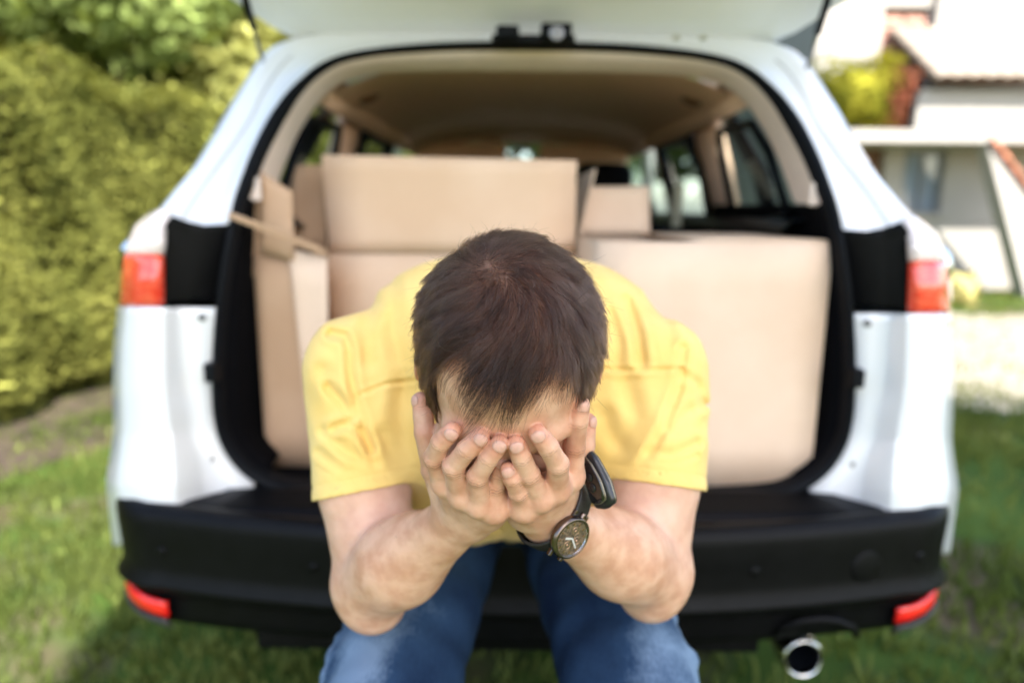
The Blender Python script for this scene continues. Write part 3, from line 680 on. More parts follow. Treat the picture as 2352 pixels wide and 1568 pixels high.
# parts already in world space: a part's own transform is the identity, so sub-parts need none
under(grid('outer_skin', outer, paint, None, flip=True), tg)
under(box('gate_window', (XC, 1.30, 1.885), (1.05, .38, .006), pmat('dark_glass', (.02, .025, .03), .05, coat=.5), None, rot=Matrix.Rotation(-.20, 4, 'X')), tg)
# latch and camera block at the middle, dark
for (px, py, w_, h_) in ((1166, 78, .052, .028), (1277, 76, .070, .034)):
    c = WY(px, py, 1.66); under(box('latch_block', c, (w_, .05, h_), rubber, None, bw=.006), tg)
c = WY(1279, 76, 1.633); under(lathe('camera_eye', [(0, -.004), (.007, -.004), (.012, 0), (.016, -.004), (.017, .004)], c, (0, 1, 0), steel, None, 22), tg)
c = WY(1225, 92, 1.668); under(box('latch_plate', c, (.19, .03, .018), rubber, None, bw=.004), tg)
for px in (1553, 1615):
    c = WY(px, 90, 1.60); under(lathe('gate_bolt', [(0, -.006), (.006, -.006), (.009, 0), (.011, 0)], c, (0, .5, -.85), chrome, None, 12), tg)
# gas struts
for s, (a, b_) in ((-1, ((552, -40), (603, 140))), (1, ((1914, -40), (1853, 158)))):
    p0 = WY(a[0], a[1], 1.52); p1 = WY(b_[0], b_[1], 1.70)
    tube('gas_strut', [p0, p0*.45+p1*.55], .0085, rubber, car, 10); tube('strut_rod', [p0*.45+p1*.55, p1], .0045, steel, car, 8)
def thin_glass(name, tint, gl=.08):
    m = bpy.data.materials.new(name); m.use_nodes = True; t = m.node_tree; t.nodes.clear(); N = t.nodes
    tr = N.new('ShaderNodeBsdfTransparent'); tr.inputs[0].default_value = (*tint, 1); g = N.new('ShaderNodeBsdfGlossy'); g.inputs['Roughness'].default_value = .02
    mx = N.new('ShaderNodeMixShader'); fr = N.new('ShaderNodeLayerWeight'); fr.inputs[0].default_value = .12; o = N.new('ShaderNodeOutputMaterial')
    t.links.new(fr.outputs['Facing'], mx.inputs[0]); t.links.new(tr.outputs[0], mx.inputs[1]); t.links.new(g.outputs[0], mx.inputs[2]); t.links.new(mx.outputs[0], o.inputs[0]); return m
# ---- cabin: headliner, pillars, glass, seats
zb_ = 1.27
HLX = np.linspace(-1, 1, 25)
def ceil_z(a, Y_): return 1.615+.012*math.cos(a*1.5)-.055*abs(a)**5+(-.035 if Y_ > 3.2 else 0)
rows = [[(XC+a*np.interp(Y_, [1.80, 2.4, 3.5], [.50, .55, .54]), Y_, ceil_z(a, Y_)-(.0 if Y_ > 1.9 else .0)) for a in HLX] for Y_ in (1.815, 1.9, 2.1, 2.4, 2.8, 3.2, 3.5)]
grid('headliner', rows, headl, car, flip=True)
for s in (-1, 1):
    # cant rail and beige quarter trim between opening and rear side glass
    def wallp(Y_, z_): return np.array((XC+s*(np.interp(z_, [1.05, 1.27, 1.45, 1.60], [.70, .665, .60, .545])-.075*max(0, 1.9-Y_)/.4*(z_ > 1.1)), Y_, z_))
    def strip(name, pts_a, pts_b, mat, th=.03):
        A_ = np.array([wallp(*p_) for p_ in pts_a]); B2 = np.array([wallp(*p_) for p_ in pts_b]); o = grid(name, [A_, A_*.5+B2*.5+np.array((-s*.008, 0, 0)), B2], mat, car, flip=(s > 0)); solid(o, th, -1 if s > 0 else -1); return o
    strip('cant_rail', [(y_, 1.612) for y_ in (1.84, 2.1, 2.6, 3.1, 3.6)], [(y_, 1.54) for y_ in (1.84, 2.1, 2.6, 3.1, 3.6)], headl)
    strip('centre_pillar_trim', [(2.20, 1.55), (2.22, 1.40), (2.25, 1.24)], [(2.42, 1.55), (2.50, 1.40), (2.56, 1.24)], headl)
    strip('centre_pillar_trim', [(3.02, 1.56), (3.02, 1.40), (3.02, 1.20)], [(3.12, 1.56), (3.14, 1.40), (3.16, 1.20)], trim_b)
    # black frames of the door glass
    tube('window_frame', [wallp(y_, z_)+np.array((-s*.0, 0, 0)) for y_, z_ in ((2.50, 1.24), (2.44, 1.42), (2.50, 1.53), (2.98, 1.53), (2.98, 1.22))], .022, rubber, car, 8)
    tube('window_frame', [wallp(y_, z_) for y_, z_ in ((2.24, 1.24), (2.20, 1.44), (2.16, 1.51), (1.86, 1.50), (1.74, 1.42), (1.70, 1.26), (2.24, 1.24))], .012, rubber, car, 8)
    gl = thin_glass('tinted_glass', (.72, .82, .80))
    o = grid('side_glass', [[wallp(y_, z_)+np.array((s*.02, 0, 0)) for y_ in (1.66, 2.24)] for z_ in (1.22, 1.54)], gl, car)
    o = grid('side_glass', [[wallp(y_, z_)+np.array((s*.02, 0, 0)) for y_ in (2.46, 3.00)] for z_ in (1.22, 1.54)], gl, car)
    o = grid('side_glass', [[wallp(y_, z_)+np.array((s*.02, 0, 0)) for y_ in (3.15, 3.9)] for z_ in (1.18, 1.54)], gl, car)
    # lower side: lining below the belt, outer body
    P = [[np.array((XC+s*.62, y_, z_)) for y_ in (2.3, 2.8, 3.4, 4.2)] for z_ in (.5, .9, 1.22)]
    o = grid('door_lining', P, carpet, car); solid(o, .02, 0)
    o = grid('belt_ledge', [[np.array((XC+s*x_, y_, z_)) for y_ in (1.60, 2.3, 3.2, 4.2)] for x_, z_ in ((.57, 1.225), (.60, 1.255), (.70, 1.262), (.88, 1.10))], blk, car)
    body_pts = [(1.42, 1.12), (1.50, 1.24), (2.2, 1.22), (3.6, 1.12), (4.6, 1.05), (5.55, .90), (5.85, .70), (5.85, .45), (5.35, .30)]
    # outer glasshouse pillars in body colour/black
    for y0_, y1_, m_ in ((1.72, 1.86, paint), (2.34, 2.48, rubber), (3.04, 3.12, rubber)):
        A_ = [np.array((XC+s*x_, y_+dy, z_)) for x_, z_, dy, y_ in ((.885, 1.12, 0, y0_), (.80, 1.40, .0, y0_), (.66, 1.64, .05, y0_))]; B2 = [p_+np.array((0, y1_-y0_, 0)) for p_ in A_]
        o = grid('outer_pillar', [A_, B2], m_, car); solid(o, .01, 0)
    o = grid('front_pillar', [[np.array((XC+s*.66, 3.55, 1.63)), np.array((XC+s*.78, 4.15, 1.32)), np.array((XC+s*.84, 4.65, 1.05))], [np.array((XC+s*.60, 3.55, 1.64)), np.array((XC+s*.72, 4.15, 1.33)), np.array((XC+s*.78, 4.65, 1.06))]], paint, car); solid(o, .03, 0)
    o = tube('sill_panel', [(XC+s*.84, 2.6, .33), (XC+s*.84, 4.4, .33)], .06, blk, car, 8)
    # grab recess in the headliner side (dark soft hollow)
    c = wallp(2.06, 1.585)+np.array((-s*.085, 0, .012)); q = lathe('grab_handle', [(0, 0), (.028, .002), (.034, .008), (.020, .016), (0, .018)], c, (-s*.5, -.4, -.9), pmat('brown_trim', (.16, .07, .035), .8), car, 18)
    # belt reel: pale strap hanging beside the seat
    box('seat_belt', (XC+s*.53, 2.45, 1.29), (.035, .02, .15), pmat('pale_strap', (.55, .52, .38), .8), car, bw=.005)
# windscreen, bonnet, dash, nose
gl2 = thin_glass('windscreen_glass', (.88, .94, .93))
grid('windscreen', [[(XC+a*.60, 3.55, 1.63) for a in HLX], [(XC+a*.76, 4.62, 1.06) for a in HLX]], gl2, car)
box('sun_visor', (XC-.30, 3.50, 1.535), (.44, .05, .10), headl, car, bw=.02); box('sun_visor', (XC+.30, 3.50, 1.535), (.44, .05, .10), headl, car, bw=.02)
box('rear_view_mirror', (XC, 3.62, 1.47), (.24, .03, .065), rubber, car, bw=.02)
box('dashboard', (XC, 4.0, 1.0), (1.35, .55, .18), blk, car, bw=.06)
rows = [[(XC+a*np.interp(Y_, [4.6, 5.5, 5.85], [.80, .78, .70]), Y_, z_-.05*abs(a)**4) for a in HLX] for Y_, z_ in ((4.60, 1.07), (5.0, 1.05), (5.5, .97), (5.75, .86), (5.85, .70), (5.87, .45), (5.80, .30))]
o = grid('bonnet', rows, paint, car, flip=True); solid(o, .003)
# seats: rear bench backrest behind the boxes, front seats, headrests
def rbox(name, c, s_, mat, parent, bw, rot=None): return box(name, c, s_, mat, parent, rot=rot, bw=bw, smooth=True)
rbox('rear_backrest', (XC, 2.52, .93), (1.22, .14, .58), seat_m, car, .05, Matrix.Rotation(.18, 4, 'X'))
for x_ in (-.36, 0, .36): rbox('headrest', (XC+x_, 2.58, 1.265), (.24, .10, .12), seat_m, car, .045)
for x_ in (-.37, .37):
    rbox('front_seat', (XC+x_, 3.25, .95), (.48, .14, .66), seat_m, car, .06, Matrix.Rotation(.2, 4, 'X'))
    rbox('headrest', (XC+x_*1.03, 3.32, 1.375), (.27, .12, .23), seat_m, car, .05)
    rbox('seat_cushion', (XC+x_, 3.55, .62), (.48, .5, .15), seat_m, car, .05)
# wheels
for s in (-1, 1):
    for Y_ in (2.28, 4.92):
        w_ = lathe('wheel', [(.18, -.11), (.25, -.115), (.325, -.10), (.345, -.06), (.347, 0), (.345, .06), (.325, .10), (.25, .115), (.18, .11)], (XC+s*.80, Y_, .345), (s, 0, 0), tyre_m, car, 40)
        under(lathe('rim', [(.0, .075), (.03, .08), (.06, .06), (.15, .07), (.20, .09), (.235, .108), (.24, .10), (.22, .02)], (XC+s*.80, Y_, .345), (s, 0, 0), pmat('alloy', (.6, .6, .6), .3, metal=.9), None, 30), w_)
        a_ = np.linspace(math.pi, 0, 16)
        o = grid('wheel_arch', [[(XC+s*(.925), Y_+.385*math.cos(t_), .36+.385*math.sin(t_)) for t_ in a_], [(XC+s*(.935), Y_+.43*math.cos(t_), .36+.43*math.sin(t_)) for t_ in a_]], blk, car); solid(o, .02, 0)
# number plate recess and roof rails
for s in (-1, 1): tube('roof_rail', [(XC+s*.60, 1.95, 1.70), (XC+s*.61, 2.1, 1.735), (XC+s*.61, 3.2, 1.745), (XC+s*.60, 3.35, 1.70)], .012, steel, car, 8)

# =================================================================== cardboard boxes in the boot
def card(name, c1, c2):
    m = pmat(name, c1, .85, col2=c2, scale=5, bump=.25, bscale=90, detail=8); return m
cb1 = card('cardboard_tan', (.70, .48, .325), (.76, .545, .39)); cb2 = card('cardboard_pale', (.72, .525, .385), (.78, .595, .455)); cb3 = card('cardboard_brown', (.50, .32, .20), (.57, .38, .25))
tape_m = pmat('parcel_tape', (.55, .40, .26), .25, coat=.4)
def quadslab(name, P, mat, parent, t=.004):
    """cardboard sheet from 4 corners given in order, slightly bowed"""
    a, b_, c, d = [np.array(q, float) for q in P]; n = np.cross(b_-a, d-a); n /= np.linalg.norm(n)
    rows = [[(a*(1-u)+b_*u)*(1-v)+(d*(1-u)+c*u)*v+n*.0035*math.sin(u*math.pi)*math.sin(v*math.pi) for u in np.linspace(0, 1, 7)] for v in np.linspace(0, 1, 7)]
    o = grid(name, rows, mat, parent, smooth=False); solid(o, t, 0); return o
def carton(label, x0, x1, Yf, dep, z0, z1, mat, yaw=0., open_=True, parts=True, name='cardboard_box', bottom_z=None):
    c = ((x0+x1)/2, Yf+dep/2, z0); T = empty(name, c, label=label, cat='box'); T['group'] = 'cardboard boxes in the boot'
    Rm = Matrix.Translation(c) @ Matrix.Rotation(yaw, 4, 'Z') @ Matrix.Translation((-c[0], -c[1], -c[2]))
    q = lambda x, y, z: tuple(Rm @ Vector((x, y, z)))
    quadslab('front_wall', [q(x0, Yf, z0), q(x1, Yf, z0), q(x1, Yf, z1), q(x0, Yf, z1)], mat, T)
    quadslab('back_wall', [q(x0, Yf+dep, z0), q(x1, Yf+dep, z0), q(x1, Yf+dep, z1), q(x0, Yf+dep, z1)], mat, T)
    for xx in (x0, x1): quadslab('side_wall', [q(xx, Yf+.002, z0), q(xx, Yf+dep-.002, z0), q(xx, Yf+dep-.002, z1), q(xx, Yf+.002, z1)], mat, T)
    quadslab('base', [q(x0, Yf, z0+.004), q(x1, Yf, z0+.004), q(x1, Yf+dep, z0+.004), q(x0, Yf+dep, z0+.004)], mat, T)
    return T, q
# middle box, front flap standing up: crease at y=580, top at y=358
Yb1 = 1.68
xl, xr = WY(760, 700, Yb1)[0], WY(1318, 700, Yb1)[0]; zc_ = WY(1000, 585, Yb1)[2]; zt1 = WY(1000, 362, Yb1-.03)[2]
T1, q = carton('large tan open cardboard box in the middle of the boot with its front flap up', xl, xr, Yb1, .42, zf+.002, zc_, cb1)
quadslab('flap', [q(xl+.002, Yb1-.001, zc_+.003), q(xr-.002, Yb1-.001, zc_+.003), q(xr-.004, Yb1-.03, zt1-.004), q(xl+.002, Yb1-.03, zt1+.004)], cb1, T1)
quadslab('flap', [q(xr+.003, Yb1+.01, zc_+.003), q(xr+.003, Yb1+.40, zc_+.003), q(xr+.045, Yb1+.39, zt1-.02), q(xr+.045, Yb1+.02, zt1-.02)], cb2, T1)
# right box, closed, slightly turned, large front face
Yb2 = 1.442
xl2, xr2 = WY(1352, 800, Yb2)[0], WY(1884, 800, Yb2)[0]; zt2 = WY(1600, 556, Yb2)[2]
T2, q = carton('big pale cardboard box at the right, its plain front face nearest the camera', xl2, xr2, Yb2, .40, zf+.005, zt2, cb2, yaw=R(4.0))
quadslab('top_panel', [q(xl2+.20, Yb2, zt2+.003), q(xr2, Yb2, zt2+.003), q(xr2, Yb2+.40, zt2+.003), q(xl2+.20, Yb2+.40, zt2+.003)], cb2, T2)
quadslab('flap', [q(xl2+.0, Yb2+.37, zt2+.003), q(xl2+.205, Yb2+.37, zt2+.003), q(xl2+.205, Yb2+.40, zt2+.125), q(xl2+.035, Yb2+.40, zt2+.122)], cb2, T2)
# left box, deeper in, brown, with the near flap folded out
Yb3 = 1.50
xl3, xr3 = WY(596, 800, Yb3+.05)[0], xl-.012; zt3 = WY(680, 585, Yb3+.05)[2]; ztf = WY(700, 378, Yb3+.25)[2]
T3, q = carton('brown cardboard box at the left of the boot with flaps standing open', xl3, xr3, Yb3+.05, .42, zf+.002, zt3, cb3)
quadslab('flap', [q(xr3-.012, Yb3+.25, zt3), q(xl3+.02, Yb3+.25, zt3), q(xl3+.03, Yb3+.26, ztf), q(xr3-.012, Yb3+.26, ztf)], cb3, T3)
quadslab('flap', [q(xl3-.004, Yb3+.05, zt3-.05), q(xl3-.004, Yb3+.40, zt3-.05), q(xl3-.002, Yb3+.40, ztf-.05), q(xl3+.002, Yb3+.08, ztf-.03)], cb3, T3)
a = WY(600, 395, Yb3+.03); b_ = WY(640, 392, Yb3+.03); c = WY(672, 440, Yb3+.03); d = WY(676, 600, Yb3+.03); e = WY(600, 580, Yb3+.03)
quadslab('flap', [e, d, c, a], cb3, T3)
quadslab('flap', [WY(662, 572, 1.535), WY(752, 592, 1.53), WY(756, 1040, 1.50), WY(712, 1010, 1.50)], cb2, T3)
# long thin edge of the folded-out flap crossing the pillar
quadslab('flap', [WY(527, 488, 1.40), WY(752, 574, 1.515), WY(752, 590, 1.52), WY(524, 499, 1.405)], cb3, T3, .006)
# =================================================================== signed-distance modelling for the figure
def V3(*a): return np.array(a, float)
MARG = .05
class Prim:
    def __init__(s, f, c, r): s.f, s.c, s.r = f, np.asarray(c, float), r
    def ev(s, p, c=None, Rb=0):
        if c is not None and np.linalg.norm(c-s.c)-s.r > Rb+MARG: return None
        return s.f(p)
def rc(a, b, ra, rb=None, flat=None):
    a = np.asarray(a, float); b = np.asarray(b, float); rb = ra if rb is None else rb
    ba = b-a; L2 = max(ba@ba, 1e-12)
    if flat is not None: fn = np.asarray(flat[0], float); fn = fn/np.linalg.norm(fn); fs = flat[1]
    def f(p):
        t = np.clip(((p-a)@ba)/L2, 0, 1)
        q = p-(a+t[:, None]*ba)
        if flat is not None:
            cmp = q@fn; q = q+np.outer(cmp*(1/fs-1), fn)
            return (np.linalg.norm(q, axis=1)-(ra+(rb-ra)*t))*(0.5+0.5*fs)
        return np.linalg.norm(q, axis=1)-(ra+(rb-ra)*t)
    return Prim(f, (a+b)/2, math.sqrt(L2)/2+max(ra, rb))
def ell(c, r, M=None):
    c = np.asarray(c, float); r = np.asarray(r, float); M = np.eye(3) if M is None else np.asarray(M, float)
    def f(p):
        q = (p-c)@M.T; k0 = np.linalg.norm(q/r, axis=1); k1 = np.linalg.norm(q/r**2, axis=1)+1e-9
        return k0*(k0-1)/k1
    return Prim(f, c, max(r))
class Un:
    """smooth union (k) of children; op '-' subtracts"""
    def __init__(s, k, ch):
        s.k = k; s.ch = [(x if isinstance(x, tuple) else ('+', x)) for x in ch]
        cs = np.array([x.c for o, x in s.ch if o == '+']); s.c = (cs.min(0)+cs.max(0))/2
        s.r = max(np.linalg.norm(x.c-s.c)+x.r for o, x in s.ch if o == '+')+0.01
    def ev(s, p, c=None, Rb=0):
        if c is not None and np.linalg.norm(c-s.c)-s.r > Rb+MARG: return None
        d = None
        for o, x in s.ch:
            e = x.ev(p, c, Rb)
            if e is None: continue
            k = getattr(x, 'k_', s.k)
            if o == '+':
                if d is None: d = e
                else:
                    h = np.maximum(k-np.abs(d-e), 0)/k; d = np.minimum(d, e)-h*h*k*0.25
            elif d is not None:
                e = -e; h = np.maximum(k-np.abs(d-e), 0)/k; d = np.maximum(d, e)+h*h*k*0.25
        return d
def sdf_mesh(fn, lo, hi, h, B=16):
    lo = np.asarray(lo, float); hi = np.asarray(hi, float)
    nb = np.ceil((hi-lo)/(h*B)).astype(int); N = nb*B+2
    bi = np.stack(np.meshgrid(*[np.arange(k) for k in nb], indexing='ij'), -1).reshape(-1, 3)
    cen = lo+(bi+0.5)*B*h; Rb = B*h*0.5*math.sqrt(3)
    d0 = fn(cen, None, 0)
    act = np.abs(d0) < Rb*1.8+0.02
    g = np.arange(B+1); G = np.stack(np.meshgrid(g, g, g, indexing='ij'), -1).reshape(-1, 3)*h
    keys = []; verts = []; quads = []
    corner = [(a, b, c) for a in (0, 1) for b in (0, 1) for c in (0, 1)]
    edges = [(i, j) for i in range(8) for j in range(i+1, 8) if sum(abs(corner[i][q]-corner[j][q]) for q in range(3)) == 1]
    K = lambda a: (a[..., 0]*N[1]+a[..., 1])*N[2]+a[..., 2]
    for b_, c_ in zip(bi[act], cen[act]):
        o = lo+b_*B*h
        d = fn(G+o, c_, Rb)
        if d is None: continue
        if d.min() > 0 or d.max() < 0: continue
        D = d.reshape(B+1, B+1, B+1); s = D < 0
        cs = [s[a:a+B, b:b+B, c:c+B] for a, b, c in corner]
        cnt = sum(x.astype(np.int8) for x in cs)
        I = np.argwhere((cnt > 0) & (cnt < 8))
        if len(I) == 0: continue
        cv = np.stack([D[I[:, 0]+a, I[:, 1]+b, I[:, 2]+c] for a, b, c in corner], 1)
        acc = np.zeros((len(I), 3)); n = np.zeros(len(I))
        for i, j in edges:
            x = (cv[:, i] < 0) != (cv[:, j] < 0)
            t = np.where(x, cv[:, i]/(cv[:, i]-cv[:, j]+1e-20), 0)
            pi = np.array(corner[i]); pj = np.array(corner[j])
            acc += np.where(x, 1, 0)[:, None]*(pi+t[:, None]*(pj-pi)); n += x
        verts.append(o+(I+acc/n[:, None])*h); keys.append(K(I+b_*B+1))
        for ax in range(3):
            e = [0, 0, 0]; e[ax] = 1
            s0 = s[:B, :B, :B]; s1 = s[e[0]:B+e[0], e[1]:B+e[1], e[2]:B+e[2]]
            E = np.argwhere(s0 != s1)
            if len(E) == 0: continue
            inside = s0[E[:, 0], E[:, 1], E[:, 2]]
            u = np.zeros(3, int); v = np.zeros(3, int); u[(ax+1) % 3] = 1; v[(ax+2) % 3] = 1
            base = E+b_*B+1
            q = np.stack([K(base-u-v), K(base-v), K(base), K(base-u)], 1)
            q[~inside] = q[~inside][:, ::-1]
            quads.append(q)
    keys = np.concatenate(keys); verts = np.concatenate(verts); quads = np.concatenate(quads)
    od = np.argsort(keys); ks = keys[od]
    ix = np.searchsorted(ks, quads).clip(0, len(ks)-1); ok = (ks[ix] == quads).all(1)
    return verts[od], ix[ok]
def vnormals(v, f):
    n = np.cross(v[f[:, 1]]-v[f[:, 3]], v[f[:, 2]]-v[f[:, 0]])*-1
    out = np.zeros_like(v)
    for k in range(4): np.add.at(out, f[:, k], n)
    return out/(np.linalg.norm(out, axis=1)[:, None]+1e-12)
def fattr(o, name, vals):
    a = o.data.attributes.new(name, 'FLOAT', 'POINT'); a.data.foreach_set('value', np.asarray(vals, np.float32))
def segdist2d(X, Y, P):
    """distance (px) from points to a polyline in the picture, and signed side"""
    best = np.full(X.shape, 1e9)
    for (x0, y0), (x1, y1) in zip(P[:-1], P[1:]):
        dx, dy = x1-x0, y1-y0; t = np.clip(((X-x0)*dx+(Y-y0)*dy)/(dx*dx+dy*dy), 0, 1)
        best = np.minimum(best, np.hypot(X-x0-t*dx, Y-y0-t*dy))
    return best

# ------------------------------------------------------------------ head frame
TH = R(24)
hu = V3(0, -math.cos(TH), math.sin(TH)); hu = hu@np.array([[1, 0, 0], [0, cp, -sp], [0, sp, cp]])
hu = V3(0, -math.cos(TH+PITCH), math.sin(TH+PITCH)); hf = V3(0, -math.sin(TH+PITCH), -math.cos(TH+PITCH)); hx = V3(1, 0, 0)
HM = np.array([hx, hf, hu])                  # rows: lateral, face, up
HC = Wd(1167, 808, .651)
def HL(l, f, u): return HC+hx*l+hf*f+hu*u
def headloc(p): return (p-HC)@HM.T

# ------------------------------------------------------------------ joints
R_fing = {'index': [Z1(530, 960, .636), Z1(448, 765, .614), Z1(500, 640, .598), Z1(592, 548, .590)],
          'middle': [Z1(672, 1060, .630), Z1(605, 835, .603), Z1(712, 700, .588), Z1(822, 596, .583)],
          'ring': [Z1(815, 1135, .628), Z1(800, 915, .601), Z1(890, 765, .587), Z1(978, 650, .581)],
          'little': [Z1(925, 1175, .636), Z1(945, 985, .622), Z1(975, 890, .614), Z1(990, 800, .612)]}
L_fing = {'little': [Z1(1185, 1165, .636), Z1(1130, 1040, .614), Z1(1080, 935, .600), Z1(1045, 862, .596)],
          'ring': [Z1(1310, 1090, .628), Z1(1220, 900, .604), Z1(1155, 760, .590), Z1(1112, 655, .583)],
          'middle': [Z1(1450, 1010, .632), Z1(1452, 815, .602), Z1(1375, 680, .588), Z1(1290, 568, .581)],
          'index': [Z1(1565, 915, .646), Z1(1590, 670, .630), Z1(1618, 470, .612), Z1(1640, 335, .607)]}
R_thumb = [Z1(560, 1190, .690), Z1(440, 860, .680), Z1(372, 560, .668), Z1(340, 300, .668)]
L_thumb = [Z1(1450, 1150, .690), Z1(1610, 900, .685), Z1(1668, 660, .672), Z1(1690, 470, .668)]
wR = Wd(1068, 1182, .690); wL = Wd(1268, 1190, .690)
eR = Wd(852, 1345, .840); eL = Wd(1500, 1318, .840)
sR = Wd(824, 850, .880); sL = Wd(1500, 848, .880)
RAD = {'index': (.0120, .0096, .0088, .0081), 'middle': (.0120, .0098, .0090, .0082), 'ring': (.0115, .0093, .0086, .0079), 'little': (.0108, .0085, .0077, .0071)}
outR = V3(-.15, -.75, -.35); outL = V3(.15, -.75, -.35)
nails = []
def finger(J, rr, out, k=.0025):
    ch = []
    for i in range(3): ch.append(rc(J[i], J[i+1], rr[i] if i else rr[0]*.92, rr[i+1]))
    # proximal phalanx is slimmer in the middle, pads fuller
    o = out/np.linalg.norm(out)
    ax = J[2]-J[1]; ax = ax/np.linalg.norm(ax); dn = o-ax*(o@ax); dn /= np.linalg.norm(dn)
    ch.append(ell(J[1]+dn*rr[1]*.10, (rr[1]*.98,)*3))
    ch.append(ell((J[2]+J[3])/2-dn*rr[2]*.10, (rr[2]*.93,)*3))
    u = Un(k, ch)
    # knuckle wrinkles on the back of each joint
    base = u.ev
    info = []
    for ji in (1, 2):
        a1 = J[ji+1]-J[ji-1]; a1 = a1/np.linalg.norm(a1); d1 = o-a1*(o@a1); d1 /= np.linalg.norm(d1)
        info.append((J[ji], a1, d1, rr[ji]))
    def ev(p, c=None, Rb=0):
        d = base(p, c, Rb)
        if d is None: return None
        for q, a1, d1, r in info:
            w = p-q; s = w@a1; m = np.exp(-(s/.0042)**2)*np.clip((w@d1)/r, 0, 1)*np.exp(-np.clip(np.linalg.norm(w, axis=1)-r*1.4, 0, 1)/.004)
            d = d+m*(.00042*np.cos(s*2*np.pi/.0030)+.00015)
        return d
    u.ev = ev
    return u
def nail(J, r, out, side=0.0, k=1.0):
    ax = J[3]-J[2]; ax = ax/np.linalg.norm(ax); o = out/np.linalg.norm(out); dn = o-ax*(o@ax); dn /= np.linalg.norm(dn)
    sd = np.cross(ax, dn); dn = dn*math.cos(side)+sd*math.sin(side); sd = np.cross(ax, dn)
    nails.append((J[3], ax, dn, sd, r*k))
def hand(F, T, wr, el, out, outT, side, heel):
    fs = [finger(F[n], RAD[n], out) for n in ('index', 'middle', 'ring', 'little')]
    for n in ('index', 'middle', 'ring', 'little'): nail(F[n], RAD[n][3], out)
    th = finger([T[0], T[1], T[2], T[3]], (.0150, .0115, .0105, .0090), outT); nail(T, .0090, outT)
    web = Un(.006, [rc(F[n][0], F[n][0]+(F[n][1]-F[n][0])*.55, RAD[n][0]*.98, RAD[n][1]*1.02) for n in ('index', 'middle', 'ring', 'little')])
    fing = Un(.0014, fs+[th, web])
    mc = [F[n][0] for n in ('index', 'middle', 'ring', 'little')]
    fa = wr-el; fa = fa/np.linalg.norm(fa)
    w = [wr+(mc[i]-wr)*.05+(mc[0]-mc[3])*(.16-.11*i) for i in range(4)]
    pin = -out/np.linalg.norm(out)
    palm = [rc(w[i]+pin*.004, mc[i]+pin*.004, .0165, .0118) for i in range(4)]
    palm.append(rc(wr+pin*.006, (mc[1]+mc[2])/2+pin*.006, .019, .012))
    palm.append(rc(w[3]+pin*.006, mc[3]+pin*.008, .0185, .0125))
    for i in range(4):
        tnd = rc(wr-pin*.012+(mc[0]-mc[3])*(.1-.08*i), mc[i]-pin*.0055, .0035, .0042); tnd.k_ = .008; palm.append(tnd)
        kn = ell(mc[i]-pin*.0035, (.0088,)*3); kn.k_ = .007; palm.append(kn)
    ul = rc(heel, mc[3]+pin*.006+(mc[3]-mc[0])*.06, .0180, .0130); ul.k_ = .014; palm.append(ul)
    palm = Un(.014, palm)
    return Un(.0065, [palm, fing])
axR = (wR-eR)/np.linalg.norm(wR-eR); axL = (wL-eL)/np.linalg.norm(wL-eL)
handR = hand(R_fing, R_thumb, wR, eR, outR, V3(-.8, -.5, 0), -1, Z1(885, 1190, .668))
handL = hand(L_fing, L_thumb, wL, eL, outL, V3(.8, -.5, 0), 1, Z1(1172, 1190, .668))
def arm(sh, el, wr, s):
    mid = el+(wr-el)*.36; fl = V3(s*.2, -.8, -.5)
    inner = V3(-s*.4, .3, .8)
    fore = Un(.03, [rc(el, mid, .0445, .0445), rc(mid, wr, .0435, .0265, flat=(fl, .88)),
                    rc(el+V3(0, 0, .012)+V3(s*.004, 0, 0), el+(wr-el)*.5+V3(-s*.004, 0, .012), .035, .030),
                    ell(el+V3(-s*.004, .0, -.030), (.030, .030, .026))])
    up = Un(.010, [rc(sh+(el-sh)*.12, sh+(el-sh)*.55, .040, .0565), rc(sh+(el-sh)*.55, el+V3(0, .012, .012), .0565, .045),
                  rc(sh+(el-sh)*.72+V3(-s*.012, -.01, 0), sh+(el-sh)*.84+V3(-s*.012, -.008, 0), .048, .046)])
    return Un(.009, [fore, up])
armR = arm(sR, eR, wR, -1); armL = arm(sL, eL, wL, 1)
# ------------------------------------------------------------------ head
def ear(s):
    c = HL(s*.0845, -.006, -.044)
    l = hx*s*math.cos(R(24))-hf*math.sin(R(24)); fdir = hf*math.cos(R(24))+hx*s*math.sin(R(24))
    M = np.array([l, fdir, hu])
    return Un(.004, [ell(c, (.0065, .019, .032), M), ('-', ell(c+l*.006+fdir*.002, (.005, .011, .018), M)), rc(c-hu*.024+fdir*.006, c-hu*.030+fdir*.006, .0065)])
head = Un(.018, [ell(HC+hu*.008-hf*.004, (.0785, .0985, .089), HM), ell(HL(0, .022, -.035), (.068, .072, .072), HM),
    ell(HL(0, .052, -.082), (.052, .045, .045), HM), ell(HL(0, .082, -.112), (.018, .016, .016), HM),
    ell(HL(-.038, .072, -.050), (.034, .033, .036), HM), ell(HL(.038, .072, -.050), (.034, .033, .036), HM),
    rc(HL(-.045, .010, -.090), HL(0, .07, -.108), .022, .020), rc(HL(.045, .010, -.090), HL(0, .07, -.108), .022, .020)])
eyes = [('-', ell(HL(s*.031, .100, -.012), (.017, .014, .011), HM)) for s in (-1, 1)]
for _, e in eyes: e.k_ = .014
lids = [ell(HL(s*.031, .0835, -.0135), (.0128, .0125, .012), HM) for s in (-1, 1)]
for e in lids: e.k_ = .003
nose = Un(.008, [rc(HL(0, .096, -.008), HL(0, .117, -.048), .0085, .0100), ell(HL(-.0125, .107, -.050), (.0075,)*3), ell(HL(.0125, .107, -.050), (.0075,)*3)])
nose.k_ = .012
